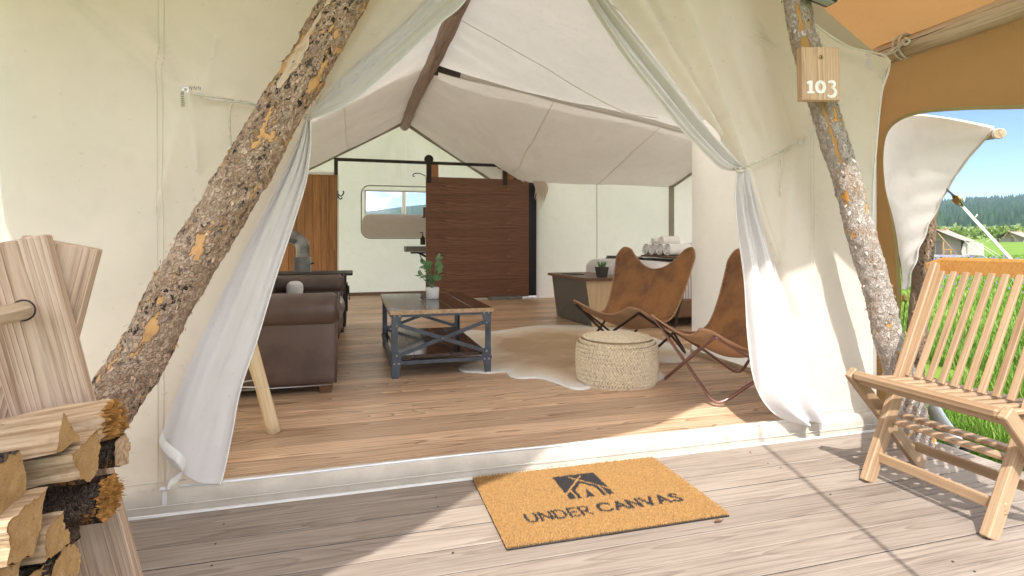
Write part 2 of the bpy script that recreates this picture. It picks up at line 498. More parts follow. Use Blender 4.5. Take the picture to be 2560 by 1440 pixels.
M['plybox'] = mat_wood('pale_plywood', (.52, .37, .22), (.62, .46, .29), (.68, .53, .36), ring=12, rough=.6, var=.05, axis='Z', line=.2)
M['lid'] = mat_wood('walnut_lid_wood', (.07, .035, .02), (.15, .08, .045), (.22, .12, .07), ring=14, rough=.45, var=.1, axis='Y', line=.5)
M['tabletop'] = mat_wood('lacquered_table_wood', (.014, .008, .006), (.040, .021, .014), (.085, .048, .034), ring=13, rough=.10, var=.15, axis='Y', line=.45, spec=.6, bump=.03)
M['tableedge'] = mat_plain('worn_table_edge', (.50, .34, .20), .6, var=.25, vs=40)
M['navy'] = mat_plain('dark_navy_panel', (.012, .013, .022), .6)
M['greyshelf'] = mat_plain('grey_shelf_wood', (.22, .21, .20), .6, var=.2)
M['amber'] = mat_plain('amber_bottle_glass', (.045, .018, .008), .15)
M['grime'] = mat_plain('dirty_board_edge', (.05, .04, .033), .95, var=.3, vs=20)
M['leaf'] = None
M['potdark'] = mat_plain('dark_pot', (.05, .05, .048), .7)
M['rope'] = mat_plain('cream_rope', (.62, .58, .50), .9, var=.15, vs=90)
M['strap_w'] = mat_plain('white_webbing', (.72, .72, .66), .8)
M['strap_b'] = mat_plain('black_webbing', (.02, .021, .025), .7)
M['brass'] = mat_plain('brass_buckle', (.48, .36, .14), .35, .9)
M['zip'] = mat_plain('zipper_metal', (.78, .78, .80), .35, .3)
M['lamp'] = mat_plain('dark_lamp_housing', (.03, .032, .030), .5)
M['split'] = None
HAZE = True
def _leaf():
    g = G('plant_leaf'); co = g.coord()
    c = g.mix((.12, .27, .11), (.27, .44, .23), g.ramp(g.noise(co, 30, 3), [(.3, 0), (.7, 1)]))
    d = g.n('BsdfPrincipled', Base_Color=c, Roughness=.5)
    t = g.n('BsdfTranslucent', Color=c)
    return g.surf(g.n('MixShader', i0=.25, i1=d.outputs[0], i2=t.outputs[0]))
M['leaf'] = _leaf()
def _split(name, a, b, dk, sc_=(2, 60, 60)):
    g = G(name); co = g.coord()
    f = g.noise(g.n('Mapping', Vector=co, Scale=sc_).outputs[0], 1.0, 4, .6)
    c = g.mix(a, b, g.ramp(f, [(.35, 0), (.65, 1)]))
    c = g.mix(c, dk, g.math('MULTIPLY', g.ramp(g.noise(co, 9, 4, .6), [(.55, 0), (.75, 1)]), .7))
    return g.pbsdf(Base_Color=c, Roughness=.85, Specular_IOR_Level=.2, Normal=g.bump(f, .6, .008))
M['split'] = _split('split_wood_face', (.56, .42, .28), (.30, .19, .105), (.15, .085, .045), (3, 95, 95))
def _logend():
    g = G('sawn_log_end'); co = g.coord()
    c = g.mix((.44, .275, .12), (.33, .19, .08), g.ramp(g.noise(co, 14, 4, .6), [(.35, 0), (.65, 1)]))
    sw = g.n('TexWave', {'wave_type': 'BANDS', 'bands_direction': 'Z'}, Vector=co, Scale=70.0, Distortion=7.0, Detail=4.0, Detail_Scale=1.5).outputs['Fac']
    c = g.mix(c, (.22, .125, .055), g.math('MULTIPLY', g.ramp(sw, [(.55, 0), (1, 1)]), .45))
    m = g.noise(co, 28, 5, .7)
    c = g.mix(c, (.52, .36, .19), g.math('MULTIPLY', g.ramp(m, [(.45, 0), (.7, 1)]), .6))
    c = g.mix(c, (.16, .09, .045), g.math('MULTIPLY', g.ramp(g.noise(co, 75, 4, .7), [(.56, 0), (.7, 1)]), .7))
    return g.pbsdf(Base_Color=c, Roughness=.9, Specular_IOR_Level=.15, Normal=g.bump(g.noise(co, 130, 4, .7), .7, .006))
M['logend'] = _logend()
M['torn'] = _split('torn_log_end', (.50, .26, .07), (.24, .11, .03), (.10, .05, .02), (40, 110, 110))
M['logbark'] = mat_bark('firewood_bark', (.09, .06, .045), (.17, .12, .085), (.018, .014, .012), (.24, .11, .035), .60, .55, scale=.8, attr=False)
def _hide():
    g = G('cowhide'); co = g.coord()
    at = g.n('Attribute', {'attribute_name': 'edge'}).outputs['Fac']
    w = g.math('ADD', at, g.math('MULTIPLY', g.math('SUBTRACT', g.noise(co, 2.6, 4, .6), .5), .9))
    c = g.ramp(w, [(.18, (.86, .83, .79)), (.42, (.78, .67, .55)), (.75, (.68, .53, .39)), (1, (.52, .36, .23))])
    hair = g.noise(g.n('Mapping', Vector=co, Scale=(30, 220, 10)).outputs[0], 1.0, 3)
    c = g.mix(c, (.34, .22, .12), g.math('MULTIPLY', g.ramp(hair, [(.5, 0), (.8, 1)]), .3))
    return g.pbsdf(Base_Color=c, Roughness=.75, Specular_IOR_Level=.3, Normal=g.bump(hair, .4, .004))
M['hide'] = _hide()
def _ground():
    g = G('meadow_ground'); co = g.coord()
    c = g.mix((.075, .15, .016), (.16, .25, .035), g.ramp(g.noise(co, .35, 6, .65), [(.3, 0), (.7, 1)]))
    c = g.mix(c, (.20, .22, .06), g.math('MULTIPLY', g.ramp(g.noise(co, 2.7, 5, .7), [(.5, 0), (.75, 1)]), .45))
    # forest floor on the slopes, pale field below them (what grows there, by distance from the camp)
    sp = g.n('SeparateXYZ', Vector=co)
    zz = sp.outputs['Z']
    c = g.mix(c, (.16, .215, .075), g.ramp(g.math('DIVIDE', zz, 30.0), [(.02, 0), (.12, 1)]))
    tr = g.noise(co, .012, 5, .6)
    forest = g.mix((.012, .034, .016), (.03, .062, .026), g.noise(co, .06, 5, .7))
    c = g.mix(c, forest, g.ramp(g.math('ADD', g.math('DIVIDE', zz, 60.0), g.math('MULTIPLY', g.math('SUBTRACT', tr, .5), .5)), [(.36, 0), (.42, 1)]))
    return g.pbsdf(Base_Color=c, Roughness=.95, Specular_IOR_Level=.1, Normal=g.bump(g.noise(co, 3, 5, .7), .5, .1))
M['ground'] = _ground()
def _grass():
    g = G('grass_blade'); co = g.coord()
    r = g.n('Attribute', {'attribute_name': 'tint'}).outputs['Fac']
    c = g.ramp(r, [(0, (.07, .16, .012)), (.5, (.16, .30, .03)), (.85, (.25, .38, .06)), (1, (.40, .40, .15))])
    d = g.n('BsdfPrincipled', Base_Color=c, Roughness=.55, Specular_IOR_Level=.35)
    t = g.n('BsdfTranslucent', Color=c)
    return g.surf(g.n('MixShader', i0=.35, i1=d.outputs[0], i2=t.outputs[0]))
M['grass'] = _grass()
def _conifer():
    g = G('conifer_foliage'); co = g.coord()
    c = g.mix((.010, .032, .016), (.040, .080, .032), g.ramp(g.noise(co, .05, 4, .7), [(.3, 0), (.7, 1)]))
    return g.pbsdf(Base_Color=c, Roughness=.9, Specular_IOR_Level=.1)
M['conifer'] = _conifer()
def _bush():
    g = G('willow_foliage'); co = g.coord()
    c = g.mix((.05, .10, .018), (.15, .20, .045), g.ramp(g.noise(co, .6, 4, .7), [(.3, 0), (.7, 1)]))
    return g.pbsdf(Base_Color=c, Roughness=.9, Specular_IOR_Level=.1)
M['bush'] = _bush()
def _stripe():
    g = G('striped_blanket'); co = g.coord()
    y = g.n('SeparateXYZ', Vector=co).outputs['X']
    w = g.n('TexWave', {'wave_type': 'BANDS', 'bands_direction': 'X'}, Vector=co, Scale=9.0, Distortion=0.0).outputs['Fac']
    c = g.ramp(w, [(.0, (.36, .35, .36)), (.7, (.36, .35, .36)), (.78, (.74, .72, .72)), (1, (.74, .72, .72))])
    return g.pbsdf(Base_Color=c, Roughness=.95, Normal=g.bump(g.noise(co, 150, 2), .4, .004))
M['stripe'] = _stripe()
def _pane():
    g = G('window_vinyl')
    t = g.n('BsdfTransparent', Color=(.97, .98, .99))
    gl = g.n('BsdfGlossy', Color=(1, 1, 1), Roughness=.05)
    return g.surf(g.n('MixShader', i0=.03, i1=t.outputs[0], i2=gl.outputs[0]))
M['pane'] = _pane()
M['mesh'] = mat_canvas('mauve_window_flap', (.62, .53, .48), .35, (.7, .6, .55))
M['jute_core'] = mat_plain('jute_core', (.42, .30, .18), .95)
M['greytube'] = mat_plain('grey_vinyl_sleeve', (.40, .44, .45), .5, var=.06)
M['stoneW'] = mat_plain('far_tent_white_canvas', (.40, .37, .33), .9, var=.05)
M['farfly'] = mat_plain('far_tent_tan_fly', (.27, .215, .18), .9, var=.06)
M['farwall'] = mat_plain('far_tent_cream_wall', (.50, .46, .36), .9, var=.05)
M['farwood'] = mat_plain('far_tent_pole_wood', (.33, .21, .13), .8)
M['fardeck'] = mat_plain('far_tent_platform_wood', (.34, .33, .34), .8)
M['farblue'] = mat_plain('far_cooler_blue', (.08, .11, .20), .6)

# ================================================================== SETTING
GZ = -0.34
# ---- meadow and hills: one sheet out to the horizon
def terrain_h(r, az):
    """height of the land at distance r, azimuth az (radians from +Y clockwise)"""
    d = math.degrees(az)
    base = 0.0
    if r > 90: base += (min(r, 700) - 90) / 610 * 11.0
    rise = interp(d, [-180, -60, -20, -8, 0, 6, 20, 40, 52, 60, 75, 120, 180], [60, 60, 70, 74, 84, 112, 130, 110, 84, 94, 90, 60, 60])
    if r > 520:
        k = min(1, (r - 520) / 1500); k = k * k * (3 - 2 * k)
        base += rise * k * (1 + .13 * mnoise.noise(Vector((math.sin(az) * r, math.cos(az) * r, 0)) * .0022))
    return GZ + base
rad = [0, 3, 6, 10, 16, 25, 40, 60, 90, 140, 200, 280, 380, 460, 540, 620, 700, 800, 900, 1000, 1150, 1300, 1450, 1600, 1800, 2020, 2300, 3000, 6000, 12000]
NA = 144
vs = []; fs = []
for r in rad:
    for k in range(NA):
        a = 2 * math.pi * k / NA
        a2 = a if a <= math.pi else a - 2 * math.pi
        h = terrain_h(r, a2) if r < 2400 else terrain_h(2300, a2) - (r - 2300) * .06
        vs.append((r * math.sin(a), r * math.cos(a), max(h, -60)))
for i in range(len(rad) - 1):
    for k in range(NA):
        a, b = i * NA + k, i * NA + (k + 1) % NA
        fs.append((a, a + NA, b + NA, b))
tag(MB().add(vs, fs, 0, True).build('meadow', M['ground']), kind='structure')

# ---- forest on the far slopes: a far-off wood that reads as one mass
V = []; T = []
nt = 0
while nt < 15000:
    az = math.radians(rng.uniform(-110, 100)); r = rng.uniform(560, 2050)
    if -14 < math.degrees(az) < 38: continue
    h0 = terrain_h(r, az)
    dens = mnoise.noise(Vector((math.sin(az) * r, math.cos(az) * r, 3)) * .006)
    if h0 < 16 + 14 * dens: continue
    if dens < -.42: continue
    s = rng.uniform(.7, 1.35); h = 15 * s; w = 3.1 * s
    x, y = r * math.sin(az), r * math.cos(az)
    b = len(V); k = 5; ph = rng.uniform(0, 6)
    for (hz, rw) in ((.05, 1.0), (.42, .66), (.40, .80), (.74, .36)):
        for j in range(k):
            a = ph + 2 * math.pi * j / k; q = rw * w * rng.uniform(.8, 1.2)
            V.append((x + q * math.cos(a), y + q * math.sin(a), h0 + hz * h))
    V.append((x, y, h0 + h))
    for j in range(k):
        j2 = (j + 1) % k
        T += [(b + j, b + j2, b + k + j2), (b + j, b + k + j2, b + k + j),
              (b + 2 * k + j, b + 2 * k + j2, b + 3 * k + j2), (b + 2 * k + j, b + 3 * k + j2, b + 3 * k + j),
              (b + 3 * k + j, b + 3 * k + j2, b + 4 * k)]
    nt += 1
o = link_mesh('forest', fast_mesh('forest', V, T, M['conifer']))
tag(o, 'dark conifer forest covering the far hillside', 'forest', kind='stuff')

# ---- low willow scrub at the edge of the meadow
V = []; T = []
for i in range(260):
    az = math.radians(rng.uniform(40, 75)); r = rng.uniform(185, 330)
    x0, y0 = r * math.sin(az), r * math.cos(az); h0 = terrain_h(r, az)
    hh = rng.uniform(2.0, 4.0)
    for j in range(26):
        p = rng.normal(0, 1, 3); p /= np.linalg.norm(p) + 1e-6
        c = np.array([x0, y0, h0 + hh * .5]) + p * np.array([hh * .9, hh * .9, hh * .45])
        b = len(V)
        for q in range(3): V.append(tuple(c + rng.normal(0, .55, 3)))
        T.append((b, b + 1, b + 2))
o = link_mesh('willow_scrub', fast_mesh('willow_scrub', V, T, M['bush']))
tag(o, 'low yellow-green scrub along the edge of the meadow', 'scrub', kind='stuff')

# ---- grass
NB = 250000
az = np.radians(np.where(np.arange(NB) < 190000, rng.uniform(28, 84, NB), rng.uniform(-100, -20, NB)))
r = np.exp(rng.uniform(math.log(3.0), math.log(75), NB))
x = r * np.sin(az); y = r * np.cos(az)
keep = ((x > 2.99) | (x < -2.4) | ((x < -1.4) & (y > 2.5))) & ~((x < 6.25) & (y > 3.9) & (y < 9.9)) & ~((x < 3.2) & (y > 2.2))
x, y, r = x[keep], y[keep], r[keep]; NB = len(x)
hgt = rng.uniform(.07, .23, NB) * (1 + .25 * np.sin(x * 1.7) * np.sin(y * 1.3)) * np.clip(1.15 - r / 160, .6, 1.2)
wid = .0035 * np.maximum(1, r / 3.6) * rng.uniform(.7, 1.3, NB)
ph = rng.uniform(0, 2 * math.pi, NB); ln = rng.uniform(.15, .75, NB) * hgt
lx, ly = np.cos(ph + rng.normal(0, .5, NB)), np.sin(ph + rng.normal(0, .5, NB))
wx, wy = -np.sin(ph), np.cos(ph)
zb = GZ - .01
P0 = np.stack([x - wx * wid, y - wy * wid, np.full(NB, zb)], 1)
P1 = np.stack([x + wx * wid, y + wy * wid, np.full(NB, zb)], 1)
P2 = np.stack([x - wx * wid * .8 + lx * ln * .35, y - wy * wid * .8 + ly * ln * .35, zb + hgt * .6], 1)
P3 = np.stack([x + wx * wid * .8 + lx * ln * .35, y + wy * wid * .8 + ly * ln * .35, zb + hgt * .6], 1)
P4 = np.stack([x + lx * ln, y + ly * ln, zb + hgt], 1)
V = np.concatenate([P0, P1, P2, P3, P4]); i = np.arange(NB)
T = np.concatenate([np.stack([i, i + NB, i + 3 * NB], 1), np.stack([i, i + 3 * NB, i + 2 * NB], 1), np.stack([i + 2 * NB, i + 3 * NB, i + 4 * NB], 1)])
me = fast_mesh('grass', V, T, M['grass'])
tint = np.clip(rng.normal(.45, .22, NB) + .22 * np.sin(x * .9 + 1.3 * np.sin(y * .5)) * np.sin(y * .7 + x * .23) + (rng.random(NB) < .04) * .5, 0, 1)
at = me.attributes.new('tint', 'FLOAT', 'POINT'); at.data.foreach_set('value', np.tile(tint, 5).astype(np.float32))
tag(link_mesh('grass', me), 'long green meadow grass beside the deck', 'grass', kind='stuff')

def xw(Y): return 5.15 + .65 * (min(max(Y, 4.3), 9.3) - 4.3) / 5.0   # slanting end of the side wing
# ---- deck: planks over a dark sub-frame
deck = tag(MB().box((.35, .6, -.17), (5.1, 3.6, .24)).build('deck', M['greypaint']), kind='structure')
PW = .1405
def planks(parent, x0, x1, ys, z, th, mat, gap=.0038, jit=.0016, ch=.002):
    me_cache = {}
    for yy in ys:
        xa, xb = (x0, x1) if not callable(x1) else (x0, x1(yy))
        key = round(xb - xa, 3)
        if key not in me_cache:
            me_ = MB().box((0, 0, 0), (xb - xa, PW - gap, th), ch=ch).mesh('plank', [mat, M['grime']])
            for q_ in me_.polygons:
                if abs(q_.normal.y) > .9 and q_.normal.z < .3: q_.material_index = 1
            me_cache[key] = me_
        Mx = Matrix.Translation(((xa + xb) / 2, yy + PW / 2, z - th / 2 + random.uniform(-jit, jit))) @ Matrix.Rotation(random.uniform(-.004, .004), 4, 'X')
        link_mesh('plank', me_cache[key], parent, basis=Mx)
planks(deck, -2.3, 2.95, [2.455 - PW * (k + 1) for k in range(27)], 0.0, .032, M['deckwood'])
# screw heads at the joists
sme = MB().lathe([(0.0001, 0), (.0042, 0), (.0042, .0008), (.0001, .0012)], seg=8).mesh('screw', M['metal_dk'])
for k in range(1, 15):
    for xj in (-.45, .32, 1.1, 1.9, 2.62):
        for dy in (.03, .11):
            if random.random() < .6: continue
            o = link_mesh('screw', sme, deck, basis=Matrix.Translation((xj + random.uniform(-.012, .012), 2.455 - PW * k + dy, .0012)))

# ---- tent floor
TF = .06
floor = tag(MB().box((.85, 6.55, -.06), (4.2, 8.1, .16)).box((4.1, 6.9, -.06), (2.3, 5.3, .16)).build('floor', M['greypaint']), kind='structure')
planks(floor, -1.25, lambda y: xw(y) - .01 if 4.28 < y < 9.5 else (3.3 if y > 9 else 2.88), [2.47 + PW * k for k in range(58)], TF, .03, M['floorwood'], gap=.0018, jit=.0008, ch=.0015)

# ================================================================== TENT
YF = 2.464           # plane of the front wall
XRG, ZR = .92, 3.30  # ridge
XL, XR_, ZE = -1.25, 2.88, 2.10
tent = empty('canvas_tent', (.9, 6.5, 0), 0, 'large cream canvas wall tent with its entrance flaps tied open', 'tent')

def tie_px(p): return fY(p[0], p[1], YF)
FOLDS = []
def fold(a, b, w, amp):
    A, B = fY(*a, YF), fY(*b, YF); FOLDS.append((A.x, A.z, B.x, B.z, w, amp * 1.7))
# creases pulled towards the two tie-backs and the loops
fold((985, -40), (778, 285), .030, .030); fold((905, 20), (772, 280), .022, -.018); fold((1100, -60), (800, 260), .03, .03)
fold((470, 232), (170, -20), .030, .016); fold((470, 232), (360, 60), .025, -.012); fold((478, 240), (500, 420), .020, .012)
fold((470, 232), (395, 520), .025, .010); fold((520, 235), (545, 90), .022, .012); fold((560, 250), (600, 420), .03, .012)
fold((1540, -60), (1800, 345), .028, .030); fold((1605, -40), (1838, 395), .024, -.020); fold((1670, -60), (1850, 400), .030, .032)
fold((1860, 425), (1935, 650), .030, .030); fold((1875, 430), (1990, 800), .028, -.014); fold((1760, -40), (1900, 330), .04, .014)
fold((1980, 360), (1900, 60), .025, .010); fold((1985, 362), (2060, 250), .02, .010); fold((1985, 362), (1960, 620), .025, .010)
fold((2200, 160), (1990, 360), .018, .016); fold((2195, 165), (2170, 420), .03, .014); fold((2205, 160), (2060, 120), .03, .012)
fold((620, 640), (430, 1080), .04, .02)
def wall_y(X, z):
    y = 0.0
    for (ax, az_, bx, bz, w, amp) in FOLDS:
        dx, dz = bx - ax, bz - az_
        L2 = dx * dx + dz * dz
        t = ((X - ax) * dx + (z - az_) * dz) / L2
        if t < -.15 or t > 1.25: continue
        tc = min(1, max(0, t))
        d = math.hypot(X - ax - dx * tc, z - az_ - dz * tc)
        ww = w * (.5 + 1.1 * (abs(tc - .5) if amp < 0 else (1 - tc)))
        if d > 3.2 * ww: continue
        y -= amp * math.exp(-(d / ww) ** 2) * max(0, 1 - max(0, -t) / .15) * max(0, 1 - max(0, t - 1) / .25)
    y += .018 * mnoise.noise(Vector((X * 1.3, z * .8, 1.7))) + .004 * mnoise.noise(Vector((X * 4, z * 3, 5)))
    return YF + y
def curve_xz(px):
    P = [fY(u, v, YF) for (u, v) in px]
    zs = [p.z for p in P]; xs = [p.x for p in P]
    o_ = np.argsort(zs)
    return [zs[i] for i in o_], [xs[i] for i in o_]
# left half of the front wall
zsL, xsL = curve_xz([(560, 1218), (520, 1040), (575, 800), (660, 600), (735, 420), (768, 300), (840, 250), (960, 160), (1060, 70), (1135, 0), (1280, -220), (1391, -560)])
def wallsheet(zs, xs, side, edge_z, edge_x):
    rows = []
    NZ, NX = 150, 110
    for i in range(NZ + 1):
        z = .012 + (3.27 - .012) * i / NZ
        xi = interp(z, zs, xs)
        if side < 0: xo = interp(z, edge_z, edge_x)
        else: xo = interp(z, edge_z, edge_x)
        if side < 0: xo = min(xo, xi)
        else: xo = max(xo, xi)
        rows.append([Vector((xo + (xi - xo) * j / NX, wall_y(xo + (xi - xo) * j / NX, z), z)) for j in range(NX + 1)])
    return rows
eL_z = [0, .6, 1.1, 1.6, 2.02, 2.12, 2.3, 2.7, 3.28]; eL_x = [-1.26, -1.235, -1.222, -1.26, -1.36, -1.33, -.99, -.22, .92]
rowsL = wallsheet(zsL, xsL, -1, eL_z, eL_x)
MB().grid(rowsL).build('front_wall', M['canvas'], tent)
zsR, xsR = curve_xz([(2030, 1052), (1965, 900), (1915, 740), (1880, 560), (1855, 440), (1800, 350), (1720, 255), (1620, 120), (1525, 0), (1470, -160), (1391, -560)])
ePR = [(2178, 1072), (2180, 900), (2181, 700), (2180, 480), (2182, 330), (2192, 235), (2213, 150), (2120, 118), (2040, 66), (1960, -10), (1700, -330), (1391, -560)]
eR_z, eR_x = curve_xz(ePR)
rowsR = wallsheet(zsR, xsR, 1, eR_z, eR_x)
MB().grid(rowsR).build('front_wall', M['canvas'], tent)
# piping along the free right edge and its corner reinforcement
pts = spline([Vector((p.x, wall_y(p.x, p.z) - .004, p.z)) for p in (fY(u, v, YF) for (u, v) in ePR[:-2])], 90)
MB().tube(pts, .0055, 6).build('piping', M['piping'], tent)
def on_wall(u, v, lift=.006):
    p = fY(u, v, YF); return Vector((p.x, wall_y(p.x, p.z) - lift, p.z))
# corner patch: a sewn triangle
cp = [on_wall(2210, 152), on_wall(2155, 136), on_wall(2156, 165), on_wall(2185, 196), on_wall(2198, 210)]
MB().add(cp, [(0, 1, 2, 3, 4)]).build('corner_patch', M['liner'], tent)
ring = [fY(2209 + 9 * math.cos(a), 158 + 7 * math.sin(a), YF - .012) for a in np.linspace(0, 2 * math.pi, 18)[:-1]]
MB().tube(ring, .003, 6, closed=True).build('ring', M['zip'], tent)
# sewn seams, doubled stitching raised from the cloth
def seam(X, z0, z1, w=.010, parent=tent):
    n = 60; mb = MB()
    for dx in (-w, w):
        mb.tube([Vector((X + dx + .004 * math.sin(z * 3), wall_y(X + dx, z) - .001, z)) for z in np.linspace(z0, z1, n)], .0022, 5, caps=False)
    return mb.build('seam', M['seam'], parent)
seam(fY(402, 700, YF).x, .03, 2.55); seam(fY(2032, 600, YF).x, .05, 2.28)
for (xa_, xb_) in ((-1.2, -.63), (2.33, 2.8)):
    zz = .115
    MB().tube([Vector((X, wall_y(X, zz) - .0015, zz)) for X in np.linspace(xa_, xb_, 20)], .0022, 5).build('hem_seam', M['seam'], tent)
# lip under the door: canvas-covered sill with zip track
sill = MB()
n = 80
prof = [(-.034, .0), (-.036, .012), (-.024, .03), (-.027, .055), (-.02, .084), (-.004, .092), (.03, .090), (.035, .0)]
rows = []
for i in range(n + 1):
    X = -1.22 + (2.83 + 1.22) * i / n
    rows.append([Vector((X, YF + py + .004 * mnoise.noise(Vector((X * 2.2, pz * 20, 0))), pz + .003 * mnoise.noise(Vector((X * 1.6, 7, pz * 9))))) for (py, pz) in prof])
sill.grid(rows).build('door_sill', M['canvas'], tent)
MB().tube([Vector((X, YF - .008 + .003 * math.sin(X * 5), .094 + .002 * math.sin(X * 3.1))) for X in np.linspace(-.65, 2.36, 80)], .0055, 6).build('zip_track', M['zip'], tent)
MB().tube([Vector((X, YF - .037, .036 + .002 * math.sin(X * 2))) for X in np.linspace(-1.2, 2.8, 60)], .0016, 5).build('hem_seam', M['seam'], tent)
MB().box((.8, YF - .046, .004), (4.05, .012, .008)).build('kick_strip', M['piping'], tent)
for (u, v) in ((412, 1222), (2050, 1046)):
    p = fY(u, v, YF - .05)
    mb = MB().box(p + Vector((0, 0, .0)), (.035, .016, .014), ch=.004)
    z_ = mb.build('zip_slider', M['zip'], tent)
    q = p + Vector((.0, -.006, -.035))
    MB().box(q, (.016, .004, .05), ch=.0018).build('zip_pull', M['zip'], z_)

# ---- door flaps
def loft(A, B, na, nb, off):
    a, b = spline(A, na), spline(B, na)
    rows = []
    for i in range(na):
        t = i / (na - 1); row = []
        for j in range(nb):
            s = j / (nb - 1)
            p = a[i].lerp(b[i], s)
            row.append(p + off(s, t, p))
        rows.append(row)
    return rows
Pp = lambda L_, Y: [fY(u, v, Y) for (u, v) in L_]
YFL = YF - .03
# left, hanging part
def off_ll(s, t, p):
    if s < .60: y = -(.018 + .10 * t ** .8) * math.sin(math.pi * s / .60) ** .8 - .012
    else: y = .085 * t ** .7 * math.sin((s - .6) / .4 * math.pi * .5) + .014 * math.sin((s - .6) / .4 * math.pi * 3) * t
    y += .012 * math.sin(s * 25 + 1.5 * math.sin(t * 4)) * (1 - t * .75) * min(1, t * 9) + .006 * math.sin(s * 47 + t * 6) * max(0, 1 - t * 2.2) * min(1, t * 9)
    y += .014 * mnoise.noise(Vector((s * 3, t * 2.2, 3.3))) * t
    x = .010 * math.sin(t * 9) * (s > .9) * t
    return Vector((x, y, 0))
A = Pp([(766, 292), (735, 372), (692, 462), (622, 602), (545, 757), (470, 922), (397, 1108)], YFL)
B = Pp([(776, 298), (775, 355), (765, 440), (742, 520), (692, 680), (641, 850), (590, 985), (566, 1090), (550, 1208)], YFL - .045)
# give the hem its dip: bottom row runs through the low point of the fold
rows = loft(A, B, 70, 90, off_ll)
hemc = spline([fY(397, 1108, YFL - .03), fY(420, 1150, YFL - .10), fY(455, 1182, YFL - .06), fY(500, 1206, YFL - .01), fY(550, 1210, YFL)], 90)
for k in range(10):
    w = ((k + 1) / 10) ** 1.3
    i = 70 - 10 + k
    rows[i] = [p.lerp(h, w) for p, h in zip(rows[i], hemc)]
fl = MB().grid(rows).build('door_flap', M['liner'], tent)
MB().tube([r_[-1] + Vector((0, -.003, 0)) for r_ in rows], .0035, 6).build('piping', M['piping'], fl)
hem_p = spline([fY(397, 1104, YFL - .075), fY(408, 1128, YFL - .14), fY(440, 1155, YFL - .165), fY(456, 1176, YFL - .14), fY(448, 1200, YFL - .10), fY(418, 1222, YFL - .06)], 40)
MB().grid([[p, p + Vector((.004, -.003, .018)), p + Vector((.012, 0, .034))] for p in hem_p]).build('zip_tape', M['piping'], fl)
# the outer face of the flap turned under, low at the hinge side
cor = loft([fY(400, 1108, YFL - .035), fY(404, 1170, YFL - .02), fY(410, 1222, YFL - .012)], [fY(430, 1150, YFL - .095), fY(454, 1180, YFL - .075), fY(420, 1222, YFL - .02)], 14, 8, lambda s, t, p: Vector((0, .012 * math.sin(s * 9), 0)))
MB().grid(cor).build('turned_corner', M['canvas'], fl)
# left, rolled part above the tie
def roll(amp, k=1.0, crease=None):
    def f(s, t, p):
        e = math.sin(math.pi * min(max(t, 0), 1)) ** .6 * .75 + .25
        if crease is None: y = -amp * e * math.sin(math.pi * s) ** .8
        else:
            c = crease
            y = -amp * e * (math.sin(math.pi * s / c) ** .8 if s < c else 1.25 * math.sin(math.pi * (s - c) / (1 - c)) ** .8)
        y += .008 * math.sin(s * 15 + t * 7) * e + .005 * math.sin(s * 31 - t * 5) * e + .012 * mnoise.noise(Vector((s * 2, t * 5, 9))) * e
        return Vector((0, y, 0))
    return f
A = Pp([(767, 284), (815, 218), (880, 163), (960, 98), (1045, 18), (1180, -150), (1391, -535)], YF - .035)
B = Pp([(773, 298), (832, 279), (900, 240), (1000, 153), (1100, 60), (1165, 0), (1270, -170), (1391, -545)], YF - .02)
rows = loft(A, B, 60, 40, roll(.055))
fl2 = MB().grid(rows).build('door_flap', M['liner'], tent)
MB().tube([r_[-1] + Vector((0, -.003, 0)) for r_ in rows], .0035, 6).build('piping', M['piping'], fl2)
# right, rolled part
A = Pp([(1391, -545), (1420, -110), (1465, 0), (1545, 125), (1622, 226), (1700, 320), (1760, 382), (1803, 421), (1846, 426)], YF - .02)
B = Pp([(1391, -535), (1445, -110), (1502, 0), (1600, 122), (1700, 245), (1768, 322), (1826, 382), (1852, 416)], YF - .035)
rows = loft(A, B, 70, 44, roll(.05, crease=.5))
fl3 = MB().grid(rows).build('door_flap', M['liner'], tent)
MB().tube([r_[0] + Vector((0, -.003, 0)) for r_ in rows], .0035, 6).build('piping', M['piping'], fl3)
# right, hanging part
def off_rl(s, t, p):
    e = .35 + .65 * t
    y = -.055 * e * (.5 - .5 * math.cos(2 * math.pi * (2.0 * s + .12 * math.sin(t * 3)))) - .03 * math.sin(math.pi * s) * e
    y += .013 * math.sin(s * 27 + t * 5) * (1 - t) * min(1, t * 9) + .007 * math.sin(s * 52 - t * 4) * max(0, 1 - t * 1.8) * min(1, t * 9) + .014 * mnoise.noise(Vector((s * 3, t * 3, 8))) * t
    return Vector((0, y, 0))
A = Pp([(1842, 428), (1838, 475), (1843, 560), (1860, 700), (1868, 850), (1885, 960), (1925, 1025), (1978, 1056)], YFL)
B = Pp([(1870, 424), (1886, 500), (1914, 600), (1953, 720), (1988, 820), (2020, 920), (2050, 1044)], YFL)
rows = loft(A, B, 70, 96, off_rl)
fl4 = MB().grid(rows).build('door_flap', M['liner'], tent)
MB().tube([r_[0] + Vector((0, -.003, 0)) for r_ in rows], .0035, 6).build('piping', M['piping'], fl4)
